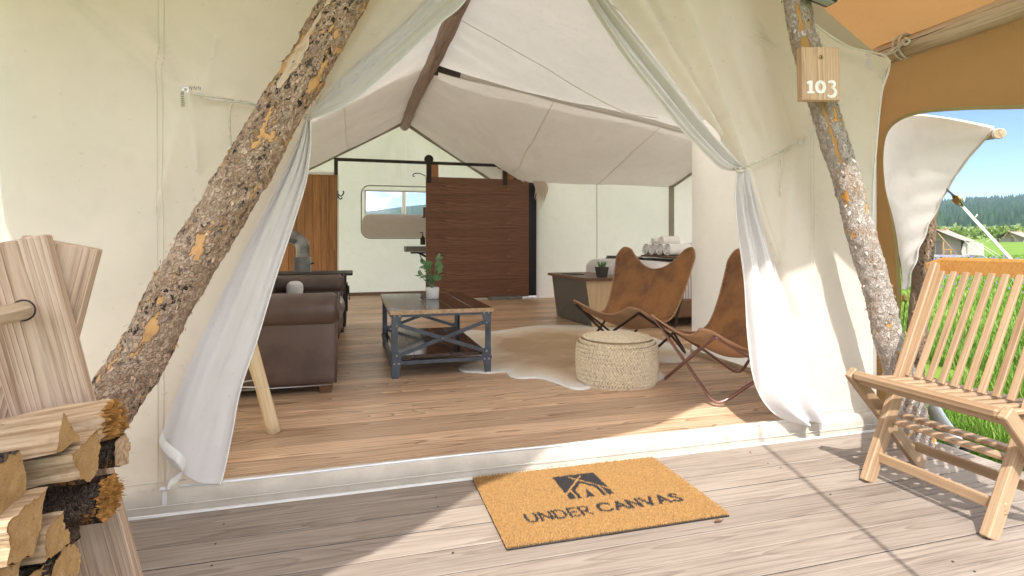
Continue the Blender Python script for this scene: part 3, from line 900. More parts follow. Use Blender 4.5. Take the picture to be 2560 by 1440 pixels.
# ties
def cord(px, r=.004, name='tie_cord', mat='rope', Y=YF - .055):
    return MB().tube(spline([fY(u, v, Y + (w[0] if w else 0)) for (u, v, *w) in px], 40), r, 6).build(name, M[mat], tent)
cord([(470, 230, .04), (500, 237), (590, 250), (650, 262), (720, 280), (772, 292, -.02)], .0045)
cord([(500, 242), (540, 252), (600, 256), (650, 268)], .0035)
cord([(590, 250), (576, 270), (574, 320), (578, 375, .01)], .0045)
cord([(1984, 362, .04), (1940, 383), (1900, 400), (1868, 412), (1848, 421, -.02)], .0045)
cord([(1976, 372, .02), (1930, 390), (1880, 412)], .0035)
cord([(1950, 388), (1954, 420, .02), (1951, 460, .03), (1950, 492, .035)], .0045)
for (cx, cy, w) in ((770, 294, 8), (1850, 422, 12)):
    MB().tube([fY(cx + w * math.cos(a), cy + 7 * math.sin(a), YF - .045 - .03 * math.sin(a)) for a in np.linspace(0, 2 * math.pi, 20)[:-1]], .005, 6, closed=True).build('tie_wrap', M['rope'], tent)
for (u, v) in ((1982, 360), (470, 230)):
    p = on_wall(u, v, .004)
    MB().lathe([(.006, 0), (.014, 0), (.015, .003), (.011, .005), (.006, .003)], seg=18).build('grommet', M['zip'], tent, basis=Matrix.Translation(p) @ Matrix.Rotation(math.pi / 2, 4, 'X'))
# stitches round the left loop
st = MB()
for k in range(9):
    p = on_wall(463, 236 + k * 4.2, .004); st.tube([p + Vector((-.006, 0, 0)), p + Vector((.006, -.001, .002))], .0011, 4)
for k in range(8):
    p = on_wall(468 + k * 5, 222 + (k % 2) * 3, .004); st.tube([p + Vector((0, 0, -.006)), p + Vector((.002, -.001, .006))], .0011, 4)
st.build('stitching', M['metal_dk'], tent)

# ---- side, back and wing walls
def wallgrid(fn, nu, nv, name, mat, amp=.012, seed=0, parent=tent):
    rows = []
    for i in range(nv + 1):
        row = []
        for j in range(nu + 1):
            p, nrm = fn(j / nu, i / nv)
            k = min(1, 4 * min(j / nu, 1 - j / nu, i / nv + .05, 1.02 - i / nv)) if True else 1
            row.append(p + nrm * amp * max(0, k) * (mnoise.noise(Vector((p.x * 1.1 + seed, p.y * 1.1, p.z * .7))) + .5 * mnoise.noise(Vector((p.x * 3 + seed, p.y * 3, p.z * 1.2)))))
        rows.append(row)
    return MB().grid(rows).build(name, M[mat], parent)
YB, YW0, YW1, XW = 10.6, 4.3, 9.3, 5.8
Z0 = .045
def plane_x(X, y0, y1, z1): return lambda s, t: (Vector((X, y0 + (y1 - y0) * s, Z0 + (z1 - Z0) * t)), Vector((1, 0, 0)))
def plane_y(Y, x0, x1, z1): return lambda s, t: (Vector((x0 + (x1 - x0) * s, Y, Z0 + (z1 - Z0) * t)), Vector((0, 1, 0)))
wallgrid(plane_x(XL, YF + .03, YB, ZE), 60, 16, 'side_wall', 'canvas_in', seed=2)
wallgrid(plane_x(XR_, YF + .03, YW0, ZE + .02), 30, 16, 'side_wall', 'canvas_in', .02, seed=5)
wallgrid(plane_x(XR_, YW1 + .15, YB, ZE), 10, 16, 'side_wall', 'canvas_in', seed=6)
wallgrid(plane_y(YW1, 3.10, XW, ZE + .02), 40, 20, 'wing_wall', 'canvas_in', .016, seed=8)
wallgrid(plane_y(YW0, XR_ + .005, xw(YW0), ZE), 30, 12, 'wing_wall', 'canvas_in', seed=9)
def zr_w(X): return ZR - .165 * (X - XRG)
YWM = 7.0
wallgrid(lambda s, t: (Vector((xw(YW0 + (YW1 - YW0) * s), YW0 + (YW1 - YW0) * s, Z0 + t * ((ZE + (zr_w(XW) - ZE) * (1 - abs(s - .5) * 2)) - Z0))), Vector((1, 0, 0))), 30, 16, 'wing_wall', 'canvas_in', seed=11)
# wall seams inside
MB().tube([(4.25, YW1 - .016 + .004 * math.sin(z * 4), z) for z in np.linspace(Z0, ZE, 20)], .006, 5).build('seam', M['trim'], tent)
# frame strip at the far corner of the wing
MB().box((5.74, 9.22, 1.07), (.10, .03, 2.05)).build('corner_strip', M['trim'], tent)
MB().bar((5.74, 9.2, ZE), (5.46, 7.1, zr_w(5.46) - .03), .03, .10).build('corner_strip', M['trim'], tent)
# skirting seen along the foot of the right wall
MB().box((XR_ - .008, 3.4, .075), (.016, 1.8, .05)).build('skirting', M['greylog'], tent)
MB().box((.9, YB - .02, .085), (3.6, .02, .07)).build('skirting', M['ridgewood'], tent)

# back wall with its window opening
WX0, WX1, WZ0, WZ1 = .235, 1.66, 1.555, 1.975
def gable_z(X):
    return ZR - (ZR - ZE) * (XRG - X) / (XRG - XL) if X < XRG else ZR - (ZR - ZE) * (X - XRG) / (XR_ - XRG)
bw = MB()
xs_ = sorted(set(list(np.linspace(XL, XR_, 46)) + [WX0, WX1, XRG]))
def bwy(X, z):
    # creases running up to the ridge
    a = math.atan2(X - XRG, max(.05, ZR + .1 - z)); d = math.hypot(X - XRG, ZR - z)
    return YB + .045 * math.sin(a * 17 + 2 * math.sin(a * 5)) * min(1, d * 1.2) * max(0, 1 - d / 1.7)
for x0, x1 in zip(xs_, xs_[1:]):
    xm = (x0 + x1) / 2
    spans = [(Z0, None)] if not (WX0 < xm < WX1) else [(Z0, WZ0), (WZ1, None)]
    for (za, zb_) in spans:
        n = 24; row0 = []; row1 = []
        for k in range(n + 1):
            for (X, rw) in ((x0, row0), (x1, row1)):
                top = gable_z(X) if zb_ is None else zb_
                z = za + (top - za) * k / n
                rw.append(Vector((X, bwy(X, z), z)))
        bw.grid([row0, row1])
bwo = bw.build('back_wall', M['canvas_in'], tent)
# gable trims
mb = MB()
mb.bar((XRG, YB - .03, ZR - .02), (XL, YB - .03, ZE - .02), .04, .07).bar((XRG, YB - .03, ZR - .02), (XR_, YB - .03, ZE - .02), .04, .07)
mb.build('gable_trim', M['trim'], tent)
win = empty('window_opening', (.95, YB, 1.7))
attach(win, tent)
win.matrix_parent_inverse = wm(tent).inverted()
def rrect(x0, x1, z0, z1, r, n=7):
    out = []
    for (cx, cz, a0) in ((x1 - r, z1 - r, 0), (x0 + r, z1 - r, 90), (x0 + r, z0 + r, 180), (x1 - r, z0 + r, 270)):
        for k in range(n + 1):
            a = math.radians(a0 + 90 * k / n); out.append((cx + r * math.cos(a), cz + r * math.sin(a)))
    return out
MB().tube([(x_, YB - .05, z_) for (x_, z_) in rrect(.15, 1.75, 1.11, 2.08, .16)], .010, 6, closed=True).build('window_piping', M['trim'], win)
MB().box(((WX0 + WX1) / 2, YB + .01, (WZ0 + WZ1) / 2), (WX1 - WX0, .003, WZ1 - WZ0)).build('pane', M['pane'], win)
fr = MB()
for (c_, s_) in ((((WX0 + WX1) / 2, YB - .03, WZ1 + .012), (WX1 - WX0 + .06, .012, .026)), ((WX0 - .014, YB - .03, (WZ0 + WZ1) / 2), (.026, .012, WZ1 - WZ0)), ((WX1 + .014, YB - .03, (WZ0 + WZ1) / 2), (.026, .012, WZ1 - WZ0))):
    fr.box(c_, s_)
fr.build('window_frame', M['piping'], win)
rows = []
oc = rrect(.165, 1.735, 1.125, 1.56, .15)
fm = MB(); fm.add([Vector((x_, YB - .045 + .008 * math.sin(x_ * 7), z_)) for (x_, z_) in oc], [tuple(range(len(oc)))])
fm.build('rolled_flap', M['mesh'], win)
tag(MB().tube([(1.0, 11.6, GZ), (1.01, 11.62, 2.6)], .045, 10).build('outer_pole', M['seam']), 'pale upright pole standing outside the back window', 'pole')

# ---- roof
def roof_z(X, Y):
    if X <= XRG: return ZR - (ZR - ZE) * (XRG - X) / (XRG - XL)
    main = ZR - (ZR - ZE) * (X - XRG) / (XR_ - XRG)
    zr = zr_w(X)
    k = abs(Y - YWM) / ((YW1 - YWM) if Y > YWM else (YWM - YW0))
    wing = zr - (zr - ZE) * k
    h = .06
    if Y > YW1 or Y < YW0: return main
    d = main - wing
    return (main + wing + math.sqrt(d * d + h * h * min(1, (X - XRG) * 3))) / 2
def roof_pt(X, Y):
    z = roof_z(X, Y)
    n1 = mnoise.noise(Vector((X * .9, Y * .9, 4)))
    z -= .024 + .024 * n1 + .010 * mnoise.noise(Vector((X * 3.1, Y * 2.2, 9)))
    # creases hanging off the ridge
    dr = abs(X - XRG)
    z += .034 * math.sin(Y * 14 + 2.6 * math.sin(Y * 2.3) + dr * 5 * (1 if X > XRG else -1)) * math.exp(-dr * 1.5) * min(1, dr * 5) * (.5 + .5 * mnoise.noise(Vector((Y * .7, X, 3))))
    if X > 1.2 and Y > YWM: z += .034 * math.sin((Y - YWM) * 8 - (X - 3) * 9) * math.exp(-((X - 2.3) / 1.0) ** 2) * math.exp(-((Y - 8.7) / .7) ** 2)
    return Vector((X, Y, z))
def roofgrid(x0, x1, y0, y1, nx, ny):
    return [[roof_pt(x0 + (x1 - x0) * j / nx, y0 + (y1 - y0) * i / ny) for j in range(nx + 1)] for i in range(ny + 1)]
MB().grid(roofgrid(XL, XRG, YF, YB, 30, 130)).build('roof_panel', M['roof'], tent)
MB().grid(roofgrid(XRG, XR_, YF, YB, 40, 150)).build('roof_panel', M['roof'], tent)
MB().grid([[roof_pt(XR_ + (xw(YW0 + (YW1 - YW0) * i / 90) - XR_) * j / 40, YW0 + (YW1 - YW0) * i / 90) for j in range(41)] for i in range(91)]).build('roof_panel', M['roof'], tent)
# roof seams
for X in (2.62, 4.25):
    MB().tube([roof_pt(X, y) + Vector((0, 0, -.008)) for y in np.linspace(YWM + .05, YW1 - .03, 40)], .005, 5).build('seam', M['seam'], tent)
MB().tube([roof_pt(X, 5.35 - .28 * (X - 1)) + Vector((0, 0, -.008)) for X in np.linspace(1.0, 2.85, 30)], .004, 5).build('seam', M['seam'], tent)
MB().tube([roof_pt(X, 3.65) + Vector((0, 0, -.008)) for X in np.linspace(1.0, 2.85, 30)], .004, 5).build('seam', M['seam'], tent)
for x_ in (-.1, -.7):
    MB().tube([roof_pt(x_, y) + Vector((0, 0, -.006)) for y in np.linspace(YF + .1, YB - .05, 60)], .004, 5).build('seam', M['seam'], tent)
rp = [Vector((XRG + .012 * math.sin(y * 1.3), y, ZR - .10)) for y in np.linspace(2.3, 10.58, 40)]
MB().tube(rp, [.082 + .004 * math.sin(i * 1.7) for i in range(40)], 14).build('ridge_pole', M['ridgewood'], tent)
be = [roof_pt(X, YWM) + Vector((0, 0, -.045)) for X in np.linspace(1.0, 5.45, 30)]
MB().tube(be, .038, 10).build('wing_pole', M['roof'], tent)
MB().bar(be[0] + Vector((-.03, -.06, -.01)), be[2] + Vector((0, -.06, 0)), .02, .09, ch=.004).box(be[0] + Vector((.0, -.05, -.04)), (.05, .05, .12)).build('pole_bracket', M['metal_dk'], tent)
# bunched cloth where the wing meets the partition
mb = MB()
for k in range(7):
    a = k * .5; mb.tube(spline([(3.02 + .03 * k, 9.22, 2.1), (3.06 + .035 * k, 9.19, 1.98), (3.04 + .02 * k, 9.23, 1.80 - .03 * k)], 8), [.012, .02, .02, .018, .015, .01, .006, .002], 6)
mb.build('gathered_cloth', M['canvas_in'], tent)

# ================================================================== RAIN FLY AND PORCH
fly = empty('rain_fly', (.9, 2.0, 2.2), 0, 'tan canvas fly stretched over the porch in front of the tent', 'fly')
def fly_z(X): return 3.58 - .60 * abs(X - XRG)
YFE_X = [-1.55, -1.2, -.91, -.69, -.39, -.11, .09, .50, 1.0, 1.52, 1.73, 1.91, 2.10, 2.3, 3.17]
YFE_Y = [.02, .12, .20, .27, .47, .53, .54, .50, .62, .92, 1.04, 1.15, 1.12, .2, -.5]
def fly_pt(X, t):
    y0 = interp(X, YFE_X, YFE_Y); Y = y0 + (3.3 - y0) * t
    return Vector((X, Y, fly_z(X) + .03 * mnoise.noise(Vector((X, Y, 2)))  - .04 * math.sin(math.pi * min(1, max(0, (X + 1.55) / 2.47 if X < XRG else (X - XRG) / 2.16)))))
rows = [[fly_pt(-1.55 + (3.17 + 1.55) * j / 90, (i / 60) ** 1.3) for j in range(91)] for i in range(61)]
MB().grid(rows).build('fly_roof', M['fly'], fly)
# unseen rear fly, added to darken the roof over the wing and back
rows = []
for i in range(41):
    Y = 6.95 + (11.0 - 6.95) * i / 40
    rows.append([Vector((X, Y, (roof_z(min(max(X, XL), XR_ if not YW0 < Y < YW1 else XW), min(max(Y, YF), YB)) + .34 - .25 * max(0, XL - X) - .25 * max(0, X - XW)))) for X in np.linspace(-1.6, 6.2 if Y < 9.5 else 3.1, 60)])
MB().grid(rows).build('rear_shade_fly', M['fly_out'], fly)
# side drop hanging from the eave pole, with an arched opening
XS = 3.10
inner = [(2800, 262), (2560, 273), (2420, 275), (2310, 284), (2250, 302), (2218, 335), (2207, 395), (2213, 465), (2232, 545), (2250, 640), (2256, 720), (2252, 800), (2238, 900), (2228, 1000), (2226, 1090)]
inn = spline([fX(u, v, XS) for (u, v) in inner], 90)
outer = []
for p in inn: outer.append(p)
rows = []
zt = 2.24; yb = 3.15
for k, p in enumerate(inn):
    t = k / 89
    if t < .42:
        q = Vector((XS, p.y, zt))
    elif t < .58:
        w = (t - .42) / .16; q = Vector((XS, p.y + (yb - p.y) * w, zt - .05 * w))
    else:
        q = Vector((XS, yb, p.z + (zt - p.z) * max(0, (.75 - t)) / .17 * .6 if t < .75 else p.z))
    row = []
    for j in range(15):
        s = j / 14; c_ = p.lerp(q, s)
        row.append(c_ + Vector((.02 * math.sin(s * 9 + t * 6) * s + .018 * mnoise.noise(Vector((c_.y * 3, c_.z * 3, 1))) + .03 * math.sin(c_.y * 17) * max(0, t - .5), 0, 0)))
    rows.append(row)
sd = MB().grid(rows).build('side_drop', M['fly'], fly)
MB().grid([[r_[0] + Vector((-.004, 0, 0)), r_[0].lerp(r_[1], .55) + Vector((-.005, 0, 0))] for r_ in rows]).build('binding', mat_plain('olive_binding', (.36, .31, .13), .9), sd)
# pale outer corner of the fly beyond the opening
A = [fX(2190, 300, 3.75), fX(2195, 420, 3.8), fX(2215, 520, 3.75), fX(2244, 620, 3.68), fX(2262, 722, 3.62)]
B = [fX(2484, 322, 3.45), fX(2405, 415, 3.55), fX(2350, 505, 3.6), fX(2305, 600, 3.6), fX(2265, 724, 3.62)]
def off_c(s, t, p): return Vector((-.03 * math.sin(math.pi * s) - .012 * math.sin(t * 44 + s * 6) * t * (s ** 2), 0, .05 * math.sin(math.pi * s) * (1 - t) ** 3 - .0 ))
rows = loft(A, B, 46, 30, off_c)
cnr = MB().grid(rows).build('fly_corner', M['fly_out'], fly)
MB().tube([r_[-1] for r_ in rows], .008, 6).build('binding', M['fly_out'], cnr)
MB().tube([r_[0] for r_ in rows], .005, 6).build('binding', M['strap_b'], cnr)
rows2 = loft([fX(2190, 290, 3.76), fX(2250, 285, 3.7)], [rows[0][0], rows[0][-1]], 2, 2, lambda s, t, p: Vector((0, 0, 0)))
top = [fX(2180, 270, 4.1), fX(2275, 283, 4.0), fX(2380, 300, 3.75), fX(2486, 318, 3.46)]
topc = spline(top, 30)
MB().grid([[a, a.lerp(b, .5) + Vector((0, 0, .01)), b] for a, b in zip(topc, rows[0])]).build('fly_corner', M['fly_out'], fly)

# eave pole tied to the wall corner
ep = empty('eave_pole', (3.06, 2.0, 2.12), 0, 'weathered peeled log pole carrying the fly above the porch', 'pole')
pl = [Vector((3.06 + .006 * math.sin(y * 3), y, 2.175 + .012 * math.sin(y * 1.7))) for y in np.linspace(-.6, 2.75, 30)]
MB().tube(pl, [.060 + .003 * math.sin(i * .9) for i in range(30)], 20).build('log', M['greylog'], ep)
MB().tube([p + Vector((-.0575, 0, .012 + .004 * math.sin(i))) for i, p in enumerate(pl)], .0022, 4).build('crack', M['metal_dk'], ep)
rp_ = empty('tie_rope', tuple(fY(2213, 150, YF)), 0, 'cream cord lashing the wall corner to the log pole', 'rope')
c0 = fX(2262, 92, 3.06)
MB().tube([Vector((3.06 + .070 * math.cos(a), c0.y + .018 * math.sin(a * .5), 2.175 + .070 * math.sin(a))) for a in np.linspace(0, 4 * math.pi, 50)], .006, 6).build('loop', M['rope'], rp_)
MB().tube(spline([fY(2212, 140, YF - .01), fX(2235, 122, 2.98), fX(2262, 102, 2.985)], 20), .0065, 6).tube(spline([fY(2208, 136, YF - .012), fX(2232, 132, 2.97), fX(2258, 108, 2.98)], 20), .005, 6).build('cord', M['rope'], rp_)
MB().tube(spline([fX(2255, 108, 2.985), fX(2264, 95, 2.97), fX(2274, 104, 2.985), fX(2262, 112, 2.975), fX(2255, 100, 2.98)], 20), .0065, 6).build('knot', M['rope'], rp_)
# guy rope on the near side of the porch (its shadow falls across the deck)
tag(MB().tube(spline([(1.10, .74, 3.42), (1.18, .5, 2.2), (1.24, .32, 1.2), (1.32, .14, 0.0)], 24), .010, 8).build('porch_guy_rope', M['rope']), 'rope running down from the fly edge to the deck', 'rope')
# ================================================================== BARK POLES
def bark_pole(name, pts, radii, mat, seg=44, n=260, rough=.006, strip=None, seed=0, parent=None, flakes=0):
    c_ = spline(pts, n)
    d = np.linspace(0, len(radii) - 1, n)
    rr = np.interp(d, range(len(radii)), radii)
    vs = []; st = []; bc = []
    ref = Vector((0, -1, 0)); along = 0.0; fr = []
    for i in range(n):
        if i: along += (c_[i] - c_[i - 1]).length
        t = (c_[min(i + 1, n - 1)] - c_[max(i - 1, 0)]).normalized()
        a0 = (ref - t * ref.dot(t)).normalized(); b0 = t.cross(a0); fr.append((c_[i], t, a0, b0, rr[i]))
        for k in range(seg):
            a = 2 * math.pi * k / seg
            dirv = a0 * math.cos(a) + b0 * math.sin(a)
            p = c_[i] + dirv * rr[i]
            h = mnoise.noise(p * 7 + Vector((seed, 0, 0))) * 1.6 + mnoise.noise(p * 26) * .9 + max(0, mnoise.noise(p * 70 + Vector((0, seed, 0)))) * 1.3 + .5 * mnoise.noise(p * 120)
            s_ = strip(a, i / (n - 1)) if strip else 0
            h *= (1 - .75 * min(1, max(0, s_)))
            vs.append(p + dirv * (h * rough - .006 * min(1, max(0, s_)))); st.append(s_)
            aa = a if a < math.pi else a - 2 * math.pi
            bc.append((aa * rr[i] + seed, along, seed * .7))
    mb = MB().add(vs, [(i * seg + k, i * seg + (k + 1) % seg, (i + 1) * seg + (k + 1) % seg, (i + 1) * seg + k) for i in range(n - 1) for k in range(seg)], 0, True)
    mb.f.append(tuple(range(seg))[::-1]); mb.m.append(0); mb.sm.append(False)
    mb.f.append(tuple((n - 1) * seg + k for k in range(seg))); mb.m.append(0); mb.sm.append(False)
    me = mb.mesh(name, mat)
    at = me.attributes.new('strip', 'FLOAT', 'POINT'); at.data.foreach_set('value', np.array(st, np.float32))
    at = me.attributes.new('barkco', 'FLOAT_VECTOR', 'POINT'); at.data.foreach_set('vector', np.array(bc, np.float32).ravel())
    o = link_mesh(name, me, parent)
    # loose flakes of bark standing off the pole
    rf = random.Random(seed + 3); V = []; T = []; B = []
    for q in range(flakes):
        i = rf.randrange(2, n - 2); c0, t, a0, b0, r0 = fr[i]
        a = rf.uniform(0, 2 * math.pi); dv = a0 * math.cos(a) + b0 * math.sin(a); sd = t.cross(dv)
        base = c0 + dv * (r0 + .001); l = rf.uniform(.006, .020); w = rf.uniform(.004, .012)
        t2 = (t * rf.choice((-1, 1)) + sd * rf.uniform(-.8, .8)).normalized(); s2 = dv.cross(t2)
        b_ = len(V)
        V += [tuple(base - s2 * w * .5), tuple(base + s2 * w * .5), tuple(base + t2 * l * .6 + s2 * w * .4 + dv * l * .35), tuple(base + t2 * l + dv * l * rf.uniform(.3, .9))]
        T += [(b_, b_ + 1, b_ + 2), (b_, b_ + 2, b_ + 3)]
        B += [(a * r0 + seed, i * .01, q * .1)] * 4
    if flakes:
        mf = fast_mesh('bark_flakes', V, T, mat)
        at = mf.attributes.new('barkco', 'FLOAT_VECTOR', 'POINT'); at.data.foreach_set('vector', np.array(B, np.float32).ravel())
        fo = link_mesh('bark_flakes', mf, o); fo['kind'] = 'stuff'
    return o
def angd(a, b): return abs((a - b + math.pi) % (2 * math.pi) - math.pi)
P1 = [fY(u, v, 2.2) for (u, v) in ((862, 0), (748, 200), (690, 300), (575, 500), (450, 700), (368, 860), (284, 990))]
top = P1[0] + (P1[0] - P1[1]).normalized() * 1.9; bot = P1[-1] + (P1[-1] - P1[-2]).normalized() * .62
# a stripped streak on the upper left flank, patches further down
def strip1(a, t):
    return max(0, 1.35 - angd(a, .55) / .5) * max(0, min(1, (t - .33) * 14, (.60 - t) * 14)) * (.75 + .5 * mnoise.noise(Vector((t * 14, 0, 1))))
pole1 = bark_pole('bark_pole', [top] + P1 + [bot], [.060, .062, .066, .070, .074, .077, .080, .082, .086], M['bark1'], strip=strip1, rough=.0065, seg=56, n=380, flakes=900, seed=1)
tag(pole1, 'thick bark-covered log pole slanting across the left tent wall', 'pole', 'porch frame poles')
# knots on the thick pole
_ax = spline(P1, 200)
for (i, lat, s_) in ((30, .01, .011), (66, -.03, .010), (92, .025, .012), (118, .02, .013), (140, -.02, .010), (163, .03, .013), (176, -.01, .010)):
    p = _ax[i] + Vector((lat, -math.sqrt(max(0, .076 ** 2 - lat * lat)) - .002, lat * .6))
    ring = [p + Vector((s_ * math.cos(a), 0, s_ * .85 * math.sin(a))) for a in np.linspace(0, 2 * math.pi, 16)[:-1]]
    kn = MB().tube(ring, .0045, 6, closed=True)
    kn.add([p + Vector((s_ * .8 * math.cos(a), -.001, s_ * .7 * math.sin(a))) for a in np.linspace(0, 2 * math.pi, 14)[:-1]], [tuple(range(13))])
    kn.build('knot', M['ridgewood'], pole1)
P2 = [fY(u, v, 2.2) for (u, v) in ((1990, 0), (2012, 100), (2058, 257), (2085, 347), (2118, 451), (2155, 600), (2187, 700), (2222, 850), (2247, 930), (2292, 1110))]
top = P2[0] + (P2[0] - P2[1]).normalized() * 1.5
def strip2(a, t):
    return max(0, 1.1 - angd(a, .85) / .5) * max(0, min(1, (t - .2) * 10, (.66 - t) * 10)) * (.85 + .9 * mnoise.noise(Vector((t * 12, 3, 1))))
pole2 = bark_pole('bark_pole', [top] + P2, [.05, .056, .058, .058, .059, .060, .061, .062, .063, .068, .085], M['bark2'], strip=strip2, rough=.0050, seed=4, n=340, flakes=800)
tag(pole2, 'crooked pale bark pole carrying the number board beside the entrance', 'pole', 'porch frame poles')
# outer post with broken stubs
XP = 3.85
pp = [fX(2268, 1090, XP), fX(2287, 900, XP), fX(2302, 720, XP), fX(2318, 560, XP), fX(2330, 450, XP), fX(2340, 380, XP)]
pp[0] = Vector((pp[0].x, pp[0].y, GZ - .02))
post = bark_pole('bark_post', pp, [.070, .063, .060, .057, .055, .05], M['bark3'], seg=30, n=140, rough=.004, seed=9, flakes=150)
tag(post, 'upright brown bark post standing in the grass behind the fly corner', 'post')
# butt of the right-hand pole on the deck: a cut stump
# number board
sg = empty('number_board', tuple(fY(2056, 255, 2.10)), 0, 'small wooden board with white number 103 screwed to the pole', 'sign')
c1, c2 = fY(2005, 112, 2.085), fY(2098, 254, 2.085)
bw_, bh_ = .188, c1.z - c2.z
ctr = (c1 + c2) / 2
Rb = Matrix.Rotation(math.radians(-10), 4, 'Z') @ Matrix.Rotation(math.radians(-1.0), 4, 'Y')
Mb = Matrix.Translation(ctr) @ Rb
MB().box((0, .019, 0), (bw_, .038, bh_), ch=.002).build('board', M['pine_or'], sg, basis=Mb)
def ribbon(mb, pts, w, y0, y1, closed=False):
    """flat painted stroke in local xz, w may vary"""
    n = len(pts); ws = w if hasattr(w, '__len__') else [w] * n
    L_ = []; R_ = []
    for i in range(n):
        a = pts[i - 1] if (i > 0 or closed) else pts[i]
        b = pts[(i + 1) % n] if (i < n - 1 or closed) else pts[i]
        dx, dz = b[0] - a[0], b[1] - a[1]; l = math.hypot(dx, dz) or 1
        nx, nz_ = -dz / l, dx / l
        L_.append((pts[i][0] + nx * ws[i] / 2, pts[i][1] + nz_ * ws[i] / 2)); R_.append((pts[i][0] - nx * ws[i] / 2, pts[i][1] - nz_ * ws[i] / 2))
    vs = []
    for i in range(n):
        for (q, yy) in ((L_[i], y0), (R_[i], y0), (R_[i], y1), (L_[i], y1)): vs.append((q[0], yy, q[1]))
    fs = []
    m = n if closed else n - 1
    for i in range(m):
        j = (i + 1) % n
        for k in range(4):
            fs.append((i * 4 + k, i * 4 + (k + 1) % 4, j * 4 + (k + 1) % 4, j * 4 + k))
    if not closed: fs += [(0, 3, 2, 1), tuple((n - 1) * 4 + k for k in range(4))]
    mb.add(vs, fs)
num = MB()
H_ = .058; bz = -.092
ribbon(num, [(-.052, bz), (-.052, bz + H_)], .017, -.003, .004)
ribbon(num, [(-.070, bz + .004), (-.034, bz + .004)], .010, -.0026, .004)
ribbon(num, [(-.070, bz + H_ - .012), (-.050, bz + H_ - .003)], .011, -.0028, .004)
ribbon(num, [(-.004 + .019 * math.cos(a), bz + .029 + .024 * math.sin(a)) for a in np.linspace(0, 2 * math.pi, 29)[:-1]], [.013 + .004 * abs(math.cos(a)) for a in np.linspace(0, 2 * math.pi, 29)[:-1]], -.003, .004, True)
three = [(.034, bz + .050)] + [(.050 + .016 * math.cos(a), bz + .042 + .013 * math.sin(a)) for a in np.linspace(2.0, -1.5, 12)] + [(.048 + .022 * math.cos(a), bz + .006 + .021 * math.sin(a)) for a in np.linspace(1.45, -2.5, 16)]
ribbon(num, three, [.010] + [.012 + .003 * math.sin(i * .4) for i in range(28)], -.0032, .004)
num.build('number', M['paint'], sg, basis=Mb)
MB().lathe([(.0001, 0), (.009, 0), (.009, .003), (.0001, .004)], seg=14).build('screw', M['brass'], sg, basis=Mb @ Matrix.Translation((0, -.0, .075)) @ Matrix.Rotation(math.pi / 2, 4, 'X'))
MB().box((0, 0, 0), (.004, .002, .013)).build('screw', M['metal_dk'], sg, basis=Mb @ Matrix.Translation((0, -.0045, .075)))
# lamp at the top of the pole
lp = empty('porch_lamp', tuple(fY(2045, -10, 2.12)), 0, 'dark box lamp fixed high on the right bark pole', 'lamp')
pL = fY(2050, -12, 2.10)
Ml = Matrix.Translation(pL) @ Matrix.Rotation(math.radians(12), 4, 'Y')
MB().box((0, 0, 0), (.15, .07, .05), ch=.006).build('housing', M['lamp'], lp, basis=Ml)
MB().box((0, -.01, -.0275), (.12, .045, .005), ch=.002).build('lens', M['greytube'], lp, basis=Ml)
MB().box((-.05, .05, .02), (.03, .06, .03)).build('bracket', M['metal_dk'], lp, basis=Ml)

# ================================================================== DOORMAT
mat_o = empty('doormat', (.93, 2.11, 0), 0, 'rectangular coir doormat with a black tent emblem and lettering UNDER CANVAS', 'doormat')
MO = Matrix.Translation((.503, 1.826, 0)) @ Matrix.Rotation(math.radians(-.43), 4, 'Z')
ML, MW, MH = .878, .577, .012
MB().box((ML / 2, MW / 2, .004), (ML + .004, MW + .004, .006), ch=.002).build('backing', M['metal_dk'], mat_o, basis=MO)
LOGO = (.333, .262, .196, .219)   # x, y, w, h
def seg_d(px, py, ax, ay, bx, by):
    dx, dy = bx - ax, by - ay
    t = np.clip(((px - ax) * dx + (py - ay) * dy) / (dx * dx + dy * dy), 0, 1)
    return np.hypot(px - ax - t * dx, py - ay - t * dy)
def in_logo(x, y):
    a = (x - LOGO[0]) / LOGO[2]; b = 1 - (y - LOGO[1]) / LOGO[3]
    box_ = (a > 0) & (a < 1) & (b > 0) & (b < 1)
    roofb = .25 + np.abs(a - .5) * 1.13          # centre line of the crossing poles
    p1 = seg_d(a, b, .635, .10, -.03, .83) < .022
    p2 = seg_d(a, b, .375, .10, 1.05, .83) < .022
    under = b > roofb + .14
    wall = (a > .265) & (a < .735)
    inside = under & wall
    # gap beside the walls
    gap = ((np.abs(a - .165) < .022) | (np.abs(a - .835) < .022)) & (b > roofb)
    fw = np.clip((b - .58) / .42, 0, 1) ** 1.6 * .105
    flame = (b > .58) & (np.abs(a - (.52 - .05 * np.clip((b - .58) / .42, 0, 1))) < fw)
    return box_ & ~p1 & ~p2 & ~gap & (~inside | flame)
